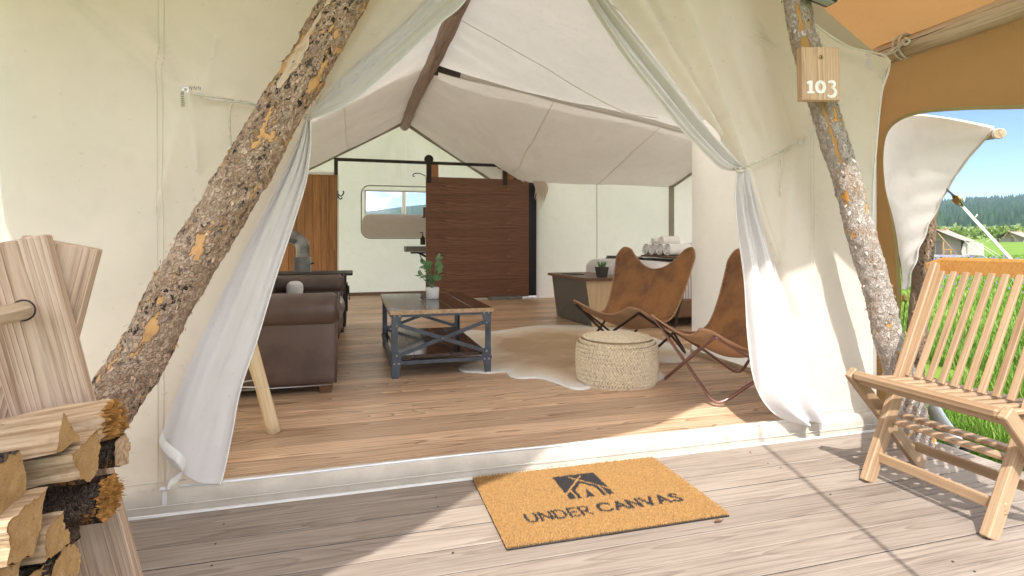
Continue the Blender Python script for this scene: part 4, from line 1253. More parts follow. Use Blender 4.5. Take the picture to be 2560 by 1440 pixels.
STR = {
 'U': [[(0, 1), (0, .42)] + [(.36 + .36 * math.cos(a), .38 + .36 * math.sin(a)) for a in np.linspace(math.pi, 2 * math.pi, 9)] + [(.72, .42), (.72, 1)]],
 'N': [[(0, 0), (0, 1), (.74, 0), (.74, 1)]],
 'D': [[(0, 0), (0, 1), (.28, 1)] + [(.28 + .48 * math.cos(a), .5 + .5 * math.sin(a)) for a in np.linspace(math.pi / 2, -math.pi / 2, 11)] + [(0, 0)]],
 'E': [[(.55, 1), (0, 1), (0, 0), (.55, 0)], [(0, .52), (.48, .52)]],
 'R': [[(0, 0), (0, 1), (.32, 1)] + [(.32 + .26 * math.cos(a), .74 + .26 * math.sin(a)) for a in np.linspace(math.pi / 2, -math.pi / 2, 8)] + [(0, .48)], [(.26, .48), (.50, .14), (.66, 0)]],
 'C': [[(.50 + .50 * math.cos(a), .5 + .5 * math.sin(a)) for a in np.linspace(.75, 2 * math.pi - .75, 16)]],
 'A': [[(0, 0), (.42, 1), (.84, 0)], [(.16, .33), (.68, .33)]],
 'V': [[(0, 1), (.42, 0), (.84, 1)]],
 'S': [[(.56, .86), (.42, .98), (.22, .98), (.06, .86), (.06, .68), (.22, .56), (.44, .46), (.60, .34), (.60, .14), (.44, .02), (.20, .02), (.03, .14)]],
}
WID = {'U': .72, 'N': .74, 'D': .76, 'E': .55, 'R': .64, 'C': .88, 'A': .84, 'V': .84, 'S': .62}
def text_strokes(word, x0, x1, y0, h):
    gap = .30
    tot = sum(WID[c] for c in word) + gap * (len(word) - 1)
    k = (x1 - x0) / tot; x = x0; out = []
    for ch_ in word:
        for st_ in STR[ch_]: out.append([(x + a * k, y0 + b * h) for (a, b) in st_])
        x += (WID[ch_] + gap) * k
    return out
T1 = text_strokes('UNDER', .119, .372, .131, .062); T2 = text_strokes('CANVAS', .413, .766, .135, .062)
def in_text(x, y, strokes, w):
    m = np.zeros(len(x), bool)
    sel = (y > .115) & (y < .215)
    xs_, ys_ = x[sel], y[sel]; mm = np.zeros(len(xs_), bool)
    for st_ in strokes:
        for (a, b) in zip(st_, st_[1:]): mm |= seg_d(xs_, ys_, a[0], a[1], b[0], b[1]) < w
    m[sel] = mm
    return m
sp_ = .0032
gx, gy = np.meshgrid(np.arange(.002, ML, sp_), np.arange(.002, MW, sp_))
gx = gx.ravel() + rng.normal(0, .0009, gx.size); gy = gy.ravel() + rng.normal(0, .0009, gy.size)
nT = len(gx)
jit = rng.normal(0, .0004, nT)
lg = in_logo(gx + jit, gy + jit); tx = in_text(gx + jit, gy + jit, T1, .0058) | in_text(gx + jit, gy + jit, T2, .0074)
def tufts(mask):
    x, y = gx[mask], gy[mask]; n = len(x)
    h = rng.uniform(.0095, .0135, n); w = rng.uniform(.0010, .0018, n); ph = rng.uniform(0, 2 * math.pi, n)
    edge = np.minimum.reduce([x, ML - x, y, MW - y]) < .006
    dx, dy = rng.normal(0, .0016, n), rng.normal(0, .0016, n)
    dx = dx + np.where(edge & (x < .006), -.003, 0) + np.where(edge & (x > ML - .006), .003, 0)
    dy = dy + np.where(edge & (y < .006), -.003, 0) + np.where(edge & (y > MW - .006), .003, 0)
    z0 = .006
    V = []
    for k in range(3):
        a = ph + 2 * math.pi * k / 3
        V.append(np.stack([x + w * np.cos(a), y + w * np.sin(a), np.full(n, z0)], 1))
    for k in range(3):
        a = ph + 2 * math.pi * k / 3
        V.append(np.stack([x + dx + w * .75 * np.cos(a), y + dy + w * .75 * np.sin(a), z0 + h], 1))
    V = np.concatenate(V); i = np.arange(n)
    T = []
    for k in range(3):
        k2 = (k + 1) % 3
        T += [np.stack([i + k * n, i + k2 * n, i + (3 + k2) * n], 1), np.stack([i + k * n, i + (3 + k2) * n, i + (3 + k) * n], 1)]
    T.append(np.stack([i + 3 * n, i + 4 * n, i + 5 * n], 1))
    return V, np.concatenate(T)
for (nm, mk, mt) in (('coir_pile', ~(lg | tx), 'coir'), ('emblem', lg, 'coir_ink'), ('lettering', tx & ~lg, 'coir_ink')):
    V, T = tufts(mk)
    o = link_mesh(nm, fast_mesh(nm, V, T, M[mt]), mat_o, basis=MO)
    o['kind'] = 'stuff'

# ================================================================== TEAK FOLDING CHAIR
ch = empty('folding_chair', (2.36, 1.68, 0), 0, 'slatted teak folding chair on the sunny side of the deck', 'chair')
YA, YZ = 1.40, 1.955      # right and left sides
def slat_mesh(nm, L_, w, t, mat, chf=.004): return MB().box((0, 0, 0), (L_, w, t), ch=chf).mesh(nm, mat)
def bar_obj(nm, p, q, w, h, mat, parent, up=(0, 0, 1), chf=.004, me=None):
    p, q = Vector(p), Vector(q); d = q - p; L_ = d.length; d.normalize()
    y = Vector(up).cross(d).normalized(); z = d.cross(y)
    Mx = Matrix((d, y, z)).transposed().to_4x4(); Mx.translation = (p + q) / 2
    return link_mesh(nm, me or slat_mesh(nm, L_, w, h, mat, chf), parent, basis=Mx)
S_top = lambda Y: Vector((2.595, Y, .945)); S_ft = lambda Y: Vector((2.165, Y, .0))
for Y in (YA, YZ):
    bar_obj('stile', S_ft(Y - (.035 if Y == YZ else -.035)), S_top(Y - .02 if Y == YZ else Y + .02), .034, .060, M['teak'], ch, up=(1, 0, 0))
    L2 = bar_obj('leg', (2.142, Y + (.03 if Y == YZ else -.03), .468), (2.560, Y + (.03 if Y == YZ else -.03), .0), .030, .055, M['teak'], ch, up=(1, 0, 0))
# top rail, crowned
rw = []
for i in range(25):
    s = i / 24; Y = YA - .03 + (YZ - YA + .055) * s
    z0 = .936 - .0; r_ = .045; e = min(1, 6 * min(s, 1 - s) + .35)
    cx = 2.600 + .012 * math.sin(math.pi * s)
    rw.append([Vector((cx + a * .016, Y, z0 + b * e)) for (a, b) in ((-1, -.034), (-1, .030), (-.6, .042), (.6, .042), (1, .03), (1, -.034), (-1, -.034))])
mb = MB().grid(rw, smooth=False)
mb.f.append(tuple(range(6))); mb.m.append(0); mb.sm.append(False); mb.f.append(tuple(24 * 7 + k for k in range(6))[::-1]); mb.m.append(0); mb.sm.append(False)
mb.build('top_rail', M['teak_or'], ch)
nb = 10
for k in range(nb):
    Y = YA + .045 + (YZ - YA - .09) * k / (nb - 1)
    bar_obj('back_slat', (2.372, Y, .452), (2.592, Y, .915), .014, .027, M['teak'], ch, up=(0, 1, 0), chf=.003)
ns = 11
for k in range(ns):
    Y = YA + .02 + (YZ - YA - .04) * k / (ns - 1)
    bar_obj('seat_slat', (2.165, Y, .446), (2.500, Y, .436), .028, .018, M['teak'], ch, chf=.004)
bar_obj('seat_rail', (2.155, YA - .012, .455), (2.155, YZ + .012, .455), .046, .036, M['teak'], ch, chf=.009)
bar_obj('seat_rail', (2.185, YA - .02, .424), (2.185, YZ + .02, .424), .03, .024, M['teak'], ch)
bar_obj('seat_rail', (2.455, YA - .01, .420), (2.455, YZ + .01, .420), .03, .024, M['teak'], ch)
bar_obj('stretcher', (2.312, YA + .012, .255), (2.312, YZ - .012, .255), .050, .018, M['teak'], ch)
bar_obj('stretcher', (2.405, YA + .012, .262), (2.405, YZ - .012, .262), .050, .018, M['teak'], ch)
bar_obj('stretcher', (2.222, YA + .012, .105), (2.222, YZ - .012, .105), .020, .042, M['teak'], ch)
bar_obj('stretcher', (2.475, YA + .012, .115), (2.475, YZ - .012, .115), .020, .042, M['teak'], ch)

# ================================================================== FIREWOOD RACK AND LOGS
YR = 1.75
rk = empty('firewood_rack', (-.75, 1.4, 0), 0, 'rough timber cross-frame rack behind the stacked firewood', 'rack')
pa, pb = fY(22, 604, YR), fY(250, 1440, YR)
dA = (pb - pa).normalized()
bar_obj('board', pa, pa + dA * 1.12, .178, .040, M['pine'], rk, up=(0, 1, 0)).location.y += 0
qa = fY(158, 606, YR + .045); dB = Vector((-dA.x, 0, dA.z))
bar_obj('board', qa, qa + dB * 1.12, .178, .040, M['pine'], rk, up=(0, 1, 0))
for (p, d) in ((pa, dA), (qa, dB)):
    p2 = p + Vector((-.12, -.80, 0)); bar_obj('board', p2, p2 + d * 1.12, .178, .040, M['pine'], rk, up=(0, 1, 0))
dw = fY(58, 776, YR - .02)
MB().tube(spline([dw + Vector((0, .10, 0)), dw + Vector((-.012, -.2, -.004)), dw + Vector((-.03, -.75, -.01))], 20), .024, 16).build('dowel', M['greylog'], rk)
MB().tube([dw + Vector((.0265 * math.cos(a), .001, .0265 * math.sin(a))) for a in np.linspace(0, 2 * math.pi, 24)[:-1]], .0028, 5, closed=True).build('dowel_hole', M['metal_dk'], rk)
bar_obj('support_rail', (-1.35, 1.30, .20), (-.62, 1.30, .20), .09, .06, M['pine'], rk)
bar_obj('support_rail', (-1.35, 1.55, .20), (-.58, 1.55, .20), .09, .06, M['pine'], rk)

AX = Vector((1, -.10, .07)).normalized()
def log(px, poly, size, Lg, Yd, mats=('split', 'logbark', 'logend'), tilt=0.0, yaw=0.0, torn=0.0, seed=0, label='', bark=()):
    """split log: poly in its cross-section (unit), faces listed in 'bark' keep their bark"""
    end = fY(px[0], px[1], Yd)
    ax = (Matrix.Rotation(yaw, 3, 'Z') @ AX); ax.z += tilt; ax.normalize()
    side = Vector((0, 0, 1)).cross(ax).normalized(); upv = ax.cross(side)
    n = len(poly); sub = 9; ring = []
    kinds = []
    for i in range(n):
        a, b = Vector(poly[i]), Vector(poly[(i + 1) % n])
        for k in range(sub):
            ring.append(a.lerp(b, k / sub)); kinds.append(1 if i in bark else 0)
    NL = 26; vs = []
    for j in range(NL + 1):
        t = j / NL
        for k, q in enumerate(ring):
            p3 = Vector((q.x * 3 + seed, q.y * 3, t * 3.5))
            w = 1 + .15 * mnoise.noise(p3) + .08 * mnoise.noise(p3 * 3.1) + .035 * mnoise.noise(Vector((q.x * 22, q.y * 22, t * 2.0 + seed)))
            e = 0.0
            if j == NL: e = torn * .35 * (mnoise.noise(Vector((q.x * 6, q.y * 6, seed))) + .6 * rng.normal()) + .003 * mnoise.noise(Vector((q.x * 9, q.y * 9, seed)))
            x_ = -Lg * (1 - t) + e
            loc = Vector((x_, q.x * size * w, q.y * size * w))
            vs.append(loc)
    m_ = len(ring)
    mb = MB(); mb.v = [tuple(v) for v in vs]
    for j in range(NL):
        for k in range(m_):
            mb.f.append((j * m_ + k, (j + 1) * m_ + k, (j + 1) * m_ + (k + 1) % m_, j * m_ + (k + 1) % m_)); mb.m.append(kinds[k]); mb.sm.append(kinds[k] == 1)
    # ends: rings shrinking to the middle so that a torn end can be ragged
    for (j, sgn) in ((NL, 1), (0, -1)):
        prev = [j * m_ + k for k in range(m_)]
        cen = sum((Vector(mb.v[i]) for i in prev), Vector()) / m_
        for f_ in (.9, .76, .6, .44, .28, .12):
            cur = []
            for i0, k in zip([j * m_ + k for k in range(m_)], range(m_)):
                p = Vector(mb.v[i0]); c_ = cen + (p - cen) * f_
                c_.x = cen.x + (torn * (.30 * rng.normal() + .5 * (1 - f_) * .3) + .0036 * mnoise.noise(Vector((seed, c_.y * 40, c_.z * 40))) + .0012 * mnoise.noise(Vector((seed, c_.y * 140, c_.z * 140)))) * (1 if sgn > 0 else 0)
                cur.append(len(mb.v)); mb.v.append(tuple(c_))
            for k in range(m_):
                q = (prev[k], cur[k], cur[(k + 1) % m_], prev[(k + 1) % m_])
                mb.f.append(q[::-1] if sgn > 0 else q); mb.m.append(2); mb.sm.append(not torn)
            prev = cur
        mb.f.append(tuple(prev) if sgn > 0 else tuple(prev[::-1])); mb.m.append(2); mb.sm.append(False)
    Mx = Matrix((ax, side, upv)).transposed().to_4x4(); Mx.translation = end
    rf = random.Random(seed)
    for q in range(int(350 + 6000 * torn)):
        k = rf.randrange(m_); a_ = ring[k]; f_ = rf.uniform(.25, 1.0) if torn else 1.0
        y_, z_ = a_.x * size * f_, a_.y * size * f_; l = rf.uniform(.006, .022) + torn * rf.uniform(.0, .4); w = rf.uniform(.0005, .0014)
        if torn: x_ = rf.uniform(-.02, .004)
        else: x_ = rf.uniform(-Lg * .9, -.01)
        b_ = len(mb.v); out = Vector((0, a_.x, a_.y)).normalized()
        d = Vector((1, rf.uniform(-.4, .4), rf.uniform(-.4, .4))) if torn else Vector((rf.choice((-1, 1)), out.y * .22 + rf.uniform(-.1, .1), out.z * .22 + rf.uniform(-.1, .1)))
        p_ = Vector((x_, y_, z_)); s_ = d.cross(out).normalized() * w
        mb.v += [tuple(p_ - s_), tuple(p_ + s_), tuple(p_ + d.normalized() * l)]
        mb.f.append((b_, b_ + 1, b_ + 2)); mb.m.append(2 if torn else 0); mb.sm.append(False)
    o = mb.build('firewood_log', [M[mats[0]], M[mats[1]], M[mats[2]]], basis=Mx)
    return tag(o, label, 'log', 'split logs on the firewood stack')
tri = [(-.75, -.55), (.8, -.45), (.05, .95)]
wedge = [(-.9, .45), (.75, .75), (.85, .1), (.5, -.6), (-.1, -.85), (-.7, -.5)]
roundp = [(math.cos(a), .85 * math.sin(a)) for a in np.linspace(0, 2 * math.pi, 11)[:-1]]
halfr = [(-.95, .3), (.9, .5), (.8, -.2), (.3, -.75), (-.4, -.8), (-.85, -.35)]
log((282, 1050), [(-.9, -.5), (-.2, -.8), (.7, -.6), (.9, .3), (.2, .9), (-.7, .5)], .060, .75, 1.62, ('split', 'split', 'torn'), torn=.035, seed=1, tilt=.10, label='pale split log with a ragged torn end, topmost on the stack', bark=())
log((165, 1086), tri, .055, .62, 1.45, seed=2, tilt=.05, label='triangular split log with a pointed top edge near the top of the stack', bark=(0,))
log((222, 1142), wedge, .062, .62, 1.50, seed=3, tilt=.04, label='round-bottomed split log below the triangular one', bark=(2, 3, 4))
log((306, 1128), [(-.8, -.5), (.5, -.8), (.9, .1), (.4, .8), (-.6, .7)], .050, .55, 1.64, ('logbark', 'logbark', 'split'), seed=4, tilt=.0, label='short dark-barked log sticking out at the right of the stack', bark=(0, 1, 2, 3, 4))
log((272, 1242), roundp, .060, .60, 1.57, ('logbark', 'logbark', 'torn'), seed=5, tilt=.02, torn=.014, label='rotten round log with a fuzzy orange end in the middle of the stack', bark=(0, 1, 2, 3, 5, 6, 7))
log((150, 1225), roundp, .050, .5, 1.60, ('logbark', 'logbark', 'logbark'), seed=15, label='black-barked log deep in the middle of the stack', bark=tuple(range(10)))
log((36, 1212), [(-.7, -.95), (.45, -.8), (.6, .2), (.35, 1.0), (-.7, .9)], .062, .5, 1.36, seed=6, label='tall light-brown log end at the left edge of the stack', bark=(2, 3))
log((70, 1322), [(-.9, -.6), (.1, -.95), (.55, -.3), (.95, .8), (-.8, .6)], .064, .5, 1.33, seed=7, label='honey-coloured split log low on the stack with a bright top edge', bark=(0, 1))
log((142, 1340), [(-.8, -.6), (.75, -.7), (.85, -.1), (.55, -.05), (.5, .75), (-.6, .5)], .052, .5, 1.40, seed=8, label='notched split log beside the honey-coloured one', bark=(0,))
log((178, 1325), [(-.6, -.9), (.7, -.8), (.8, .8), (-.7, .9)], .045, .4, 1.55, ('logbark', 'logbark', 'logbark'), seed=9, label='grey-barked log end behind the notched log', bark=(0, 1, 2, 3))
log((165, 1425), roundp, .056, .5, 1.42, seed=10, label='round log with dark bark at the bottom of the stack', bark=tuple(range(10)))
log((18, 1405), halfr, .060, .5, 1.30, seed=11, label='half-round log in the bottom left of the stack', bark=(2, 3, 4))
log((95, 1490), roundp, .062, .5, 1.36, seed=12, label='lowest log of the stack, cut by the picture edge', bark=tuple(range(10)))
log((-70, 1300), roundp, .07, .4, 1.38, seed=13, label='log at the far left of the stack, beyond the picture edge', bark=tuple(range(10)))

# ================================================================== INSIDE THE TENT
# ---- sofa
so = empty('sofa', (-.6, 4.9, TF), 0, 'dark brown leather sofa with rolled arms just inside the entrance', 'sofa')
def soft_box(x0, x1, y0, y1, z0, z1, r=.05, puff=.015, n=10):
    """rounded, slightly inflated cushion"""
    c_ = Vector(((x0 + x1) / 2, (y0 + y1) / 2, (z0 + z1) / 2)); h = Vector(((x1 - x0) / 2, (y1 - y0) / 2, (z1 - z0) / 2))
    mb = MB()
    for ax in range(3):
        o1, o2 = [(1, 2), (2, 0), (0, 1)][ax]
        for sg_ in (-1, 1):
            rows = []
            for i in range(n + 1):
                row = []
                for j in range(n + 1):
                    q = [0, 0, 0]; q[ax] = sg_; q[o1] = math.sin(math.pi / 2 * (2 * i / n - 1)) ; q[o2] = math.sin(math.pi / 2 * (2 * j / n - 1))
                    p = Vector((q[0] * h.x, q[1] * h.y, q[2] * h.z))
                    inn_ = Vector([max(-(h[k] - r), min(h[k] - r, p[k])) for k in range(3)])
                    d = p - inn_
                    p = inn_ + d.normalized() * r if d.length > 1e-6 else p
                    f_ = (1 - q[o1] ** 2) * (1 - q[o2] ** 2)
                    v = Vector((0, 0, 0)); v[ax] = sg_ * puff * f_
                    row.append(c_ + p + v)
                rows.append(row if sg_ > 0 else row[::-1])
            mb.grid(rows)
    return mb
X0, X1 = -1.08, -.10
soft_box(X0, X1 - .04, 3.98, 5.90, .13, .40, .03, .005).build('base', M['sofa'], so)
for (ya, yb_, sgn) in ((3.80, 4.0, -1), (5.86, 6.06, 1)):
    arm = soft_box(X0, X1, ya + .015, yb_ - .015, .125, .62, .025, .004).build('arm', M['sofa'], so)
    yc = (ya + yb_) / 2 + sgn * .02
    rows = []
    nl = 24
    for i in range(nl + 1):
        s = i / nl; X = X0 + (X1 - X0 + .015) * s
        e = min(1, (min(s, 1 - s) * 14 + .72))
        rows.append([Vector((X, yc + .122 * e * math.cos(a), .605 + .108 * e * math.sin(a) + .003 * mnoise.noise(Vector((X * 4, a, 0))))) for a in np.linspace(0, 2 * math.pi, 25)])
    mb = MB().grid(rows); mb.f.append(tuple(nl * 25 + k for k in range(24))); mb.m.append(0); mb.sm.append(False)
    mb.build('arm_roll', M['sofa'], arm)
    MB().tube([Vector((X1 + .012, yc + .115 * math.cos(a), .605 + .10 * math.sin(a))) for a in np.linspace(-.6, math.pi + .6, 20)], .006, 6).tube([(X1 - .005, ya + .02, .52), (X1 - .006, ya + .018, .13)], .005, 6).build('piping', M['sofa'], arm)
soft_box(X0 - .02, X0 + .24, 3.95, 5.92, .13, .88, .07, .02).build('backrest', M['sofa'], so)
for (ya, yb_) in ((4.02, 4.94), (4.95, 5.86)):
    soft_box(X0 + .2, X1 + .0, ya, yb_, .36, .53, .05, .03).build('seat_cushion', M['sofa'], so)
    soft_box(X0 + .17, X0 + .36, ya, yb_, .50, .90, .07, .03).build('back_cushion', M['sofa'], so)
for (x_, y_) in ((X1 - .07, 3.88), (X1 - .07, 5.98), (X0 + .08, 3.88), (X0 + .08, 5.98)):
    MB().add([(x_ + a * w, y_ + b * w, z) for (z, w) in ((TF, .034), (.128, .048)) for (a, b) in ((-1, -1), (1, -1), (1, 1), (-1, 1))], [(0, 1, 5, 4), (1, 2, 6, 5), (2, 3, 7, 6), (3, 0, 4, 7), (0, 3, 2, 1), (4, 5, 6, 7)]).build('foot', M['lid'], so)
MB().tube([(X0, 3.806, .122), (X1 - .02, 3.806, .122)], .005, 6).build('hem_trim', M['bolt'], so)
pil = soft_box(-.60, -.47, 5.70, 5.76, .53, .66, .025, .012).build('throw_pillow', M['towel'])
tag(pil, 'pale throw pillow lying on the leather sofa', 'pillow')

# ---- stove with pipe, behind the sofa
stv = empty('wood_stove', (-.5, 6.7, TF), 0, 'black wood stove with a bent grey flue pipe behind the sofa', 'stove')
MB().box((-.50, 6.62, .40), (.86, .58, .56), ch=.01).build('body', M['black'], stv)
MB().box((-.48, 6.62, .695), (.96, .66, .025), ch=.006).build('top_plate', M['black'], stv)
MB().box((-.062, 6.58, .43), (.016, .34, .30), ch=.004).build('door', M['metal_dk'], stv)
MB().box((-.045, 6.42, .52), (.02, .02, .09), ch=.004).tube([(-.04, 6.44, .47), (-.03, 6.44, .43), (-.035, 6.46, .40), (-.045, 6.45, .43)], .004, 5).build('door_handle', M['metal_dk'], stv)
for (x_, y_) in ((-.88, 6.38), (-.12, 6.38), (-.88, 6.86), (-.12, 6.86)):
    MB().box((x_, y_, .09), (.05, .05, .06)).build('leg', M['black'], stv)
sx = fY(757, 680, 6.62).x
bxp = fY(758, 660, 6.62)
MB().box((sx, 6.62, .79), (.17, .17, .17), ch=.006).build('flue_box', M['galv'], stv)
path = spline([(sx, 6.62, .86), (sx, 6.62, .98), (sx - .03, 6.62, 1.055), (sx - .11, 6.62, 1.10), (sx - .24, 6.62, 1.115), (sx - .75, 6.62, 1.15)], 44)
rr_ = [.072 + (.004 if i % 6 == 0 and 4 < i < 30 else 0) for i in range(44)]
MB().tube(path, rr_, 18).build('flue_pipe', M['galv'], stv)
MB().tube([(sx + .08, 6.60, .80), (sx + .12, 6.60, .81)], .008, 6).build('damper_handle', M['metal_dk'], stv)

# ---- cedar partition to the left of the bathroom doorway
YP = 9.42
pt = empty('wood_partition', (-.75, YP, TF), 0, 'partition of upright reddish-brown boards with a white top trim', 'partition')
xr = fY(843, 600, YP).x; xl = XL + .03; nbd = 8
bwid = (xr - xl) / nbd
bme = MB().box((0, 0, 0), (bwid - .004, .025, 2.06), ch=.003).mesh('board', M['paneling'])
for k in range(nbd):
    link_mesh('board', bme, pt, basis=Matrix.Translation((xl + bwid * (k + .5), YP + random.uniform(-.002, .002), TF + 1.03)))
MB().box(((xl + xr) / 2, YP + .02, TF + 1.03), (xr - xl, .012, 2.05)).build('backing', M['doorwood'], pt)
MB().box(((xl + xr) / 2, YP, TF + 2.08), (xr - xl + .02, .07, .04)).box((xr - .35, YP - .037, TF + 2.085), (.09, .004, .03)).build('top_trim', M['piping'], pt)
MB().box((xr + .012, YP, TF + 1.03), (.022, .07, 2.06)).build('end_trim', M['seam'], pt)
hk = fY(848, 486, YP - .05)
MB().box(hk + Vector((-.02, 0, 0)), (.012, .02, .12)).tube(spline([hk + Vector((-.02, -.02, 0)), hk + Vector((.03, -.05, -.03)), hk + Vector((.07, -.06, .02)), hk + Vector((.06, -.05, .05))], 14), .010, 6).tube(spline([hk + Vector((-.02, -.02, -.03)), hk + Vector((.02, -.05, -.08)), hk + Vector((.05, -.05, -.05))], 12), .009, 6).build('coat_hook', M['metal_dk'], pt)

# ---- barn door and its rail
RZ = 2.367; YRL = 9.35
rl = empty('door_rail', (1.3, YRL, RZ), 0, 'black flat-iron rail along the top of the bathroom doorway', 'rail')
xa, xb = fY(835, 398, YRL).x, fY(1262, 414, YRL).x
MB().box(((xa + xb) / 2, YRL, RZ), (xb - xa, .014, .052)).build('bar', M['metal_dk'], rl)
MB().box((xa + .03, YRL + .01, RZ - .12), (.06, .012, .26)).build('post', M['metal_dk'], rl)
MB().bar((xb + .02, YRL + .03, RZ - .02), (xb + .28, YRL + .05, RZ - .30), .03, .05).build('post', M['metal_dk'], rl)
MB().box((fY(1092, 425, YRL).x, YRL + .03, RZ - .10), (.06, .012, .2)).build('post', M['metal_dk'], rl)
YD = 9.36
bd = empty('barn_door', (2.1, YD, TF), 0, 'wide dark brown sliding barn door hanging from the rail', 'door')
dx0, dx1 = fY(1065, 600, YD - .02).x, fY(1322, 600, YD - .02).x
zt_, zb2 = 2.135, .085
nbd = 7; bh = (zt_ - zb2) / nbd
for k in range(nbd):
    o = MB().box((0, 0, 0), (dx1 - dx0, .038, bh - .0015), ch=.0012).build('board', M['doorwood'], bd, basis=Matrix.Translation(((dx0 + dx1) / 2 , YD, zb2 + bh * (k + .5))))
MB().box(((dx0 + dx1) / 2, YD + .025, (zt_ + zb2) / 2), (dx1 - dx0 - .02, .012, zt_ - zb2 - .02)).build('backing', M['lid'], bd)
for u in (1072, 1262):
    X = fY(u, 430, YD).x
    MB().box((X + .06, YD + .01, zt_ + .115), (.20, .04, .23)).build('hanger_block', M['paneling'], bd)
    hg = MB().box((X, YD - .03, zt_ + .12), (.075, .012, .46)).build('hanger_strap', M['metal_dk'], bd)
    rw_ = .075 if u < 1200 else .13
    MB().lathe([(.0001, -.015), (rw_, -.015), (rw_ * .86, 0), (rw_, .015), (.0001, .015)], seg=26).build('wheel', M['metal_dk'], hg, basis=Matrix.Translation((X - (.0 if u < 1200 else .04), YD - .005, RZ + .06)) @ Matrix.Rotation(math.pi / 2, 4, 'X'))
MB().tube(spline([fY(1064, 440, YD - .05), fY(1050, 434, YD - .12), fY(1036, 434, YD - .15), fY(1032, 440, YD - .15), fY(1037, 441, YD - .15)], 20), .008, 6).build('hook', M['metal_dk'], bd)
jm = MB()
jx0, jx1 = dx1 + .002, fY(1342, 600, YD + .02).x
jm.add([(jx0, YD - .02, .1), (jx1, YD - .02, .1), (jx1, YD - .02, 2.03), (jx0 + .03, YD - .02, 2.13), (jx0, YD - .02, 2.13), (jx0, YD + .2, .1), (jx1, YD + .2, .1), (jx1, YD + .2, 2.03), (jx0 + .03, YD + .2, 2.13), (jx0, YD + .2, 2.13)],
       [(0, 1, 2, 3, 4), (9, 8, 7, 6, 5), (0, 5, 6, 1), (1, 6, 7, 2), (2, 7, 8, 3), (3, 8, 9, 4), (4, 9, 5, 0)])
tag(jm.build('door_post', M['navy']), 'dark navy post panel at the right edge of the barn door', 'post')
stp = MB().box((fY(1262, 752, 9.25).x, 9.22, .085), (.56, .22, .05), ch=.006).build('threshold_step', M['greyshelf'])
tag(stp, 'low grey step on the floor under the barn door', 'step')
# ---- bathroom shelf, bottle, bracket
YS = 10.3
shp = fY(1013, 615, YS); sx0 = shp.x
shf = empty('sink_shelf', (sx0 + .4, YS, shp.z - .1), 0, 'grey wooden shelf on a black bracket beside the barn door', 'shelf')
MB().box((sx0 + .45, YS + .10, shp.z - .055), (.9, .36, .10), ch=.006).build('board', M['greyshelf'], shf)
for xx in (sx0 + .10,):
    MB().box((xx + .35, YS + .02, shp.z - .125), (.7, .03, .03)).bar((xx + .15, YS + .02, shp.z - .13), (xx + .62, YS + .02, shp.z - .36), .03, .04).build('bracket', M['metal_dk'], shf)
btp = fY(1057, 612, YS)
bt = empty('soap_bottle', tuple(btp), 0, 'small dark brown pump bottle on the grey shelf', 'bottle')
MB().lathe([(.0001, 0), (.045, 0), (.047, .01), (.047, .12), (.02, .15), (.017, .17), (.0001, .17)], btp, 18).build('body', M['amber'], bt)
MB().tube(spline([btp + Vector((0, 0, .165)), btp + Vector((0, 0, .215)), btp + Vector((-.01, 0, .225)), btp + Vector((-.055, 0, .22))], 10), .009, 8).build('pump', M['black'], bt)
c2 = fY(1062, 530, 10.1)
tag(MB().box(c2 + Vector((.10, .05, 0)), (.26, .12, .17)).box(c2 + Vector((.10, .05, -.095)), (.30, .14, .02)).build('wall_box', M['lid']), 'small brown wooden box on the wall above the shelf', 'box')

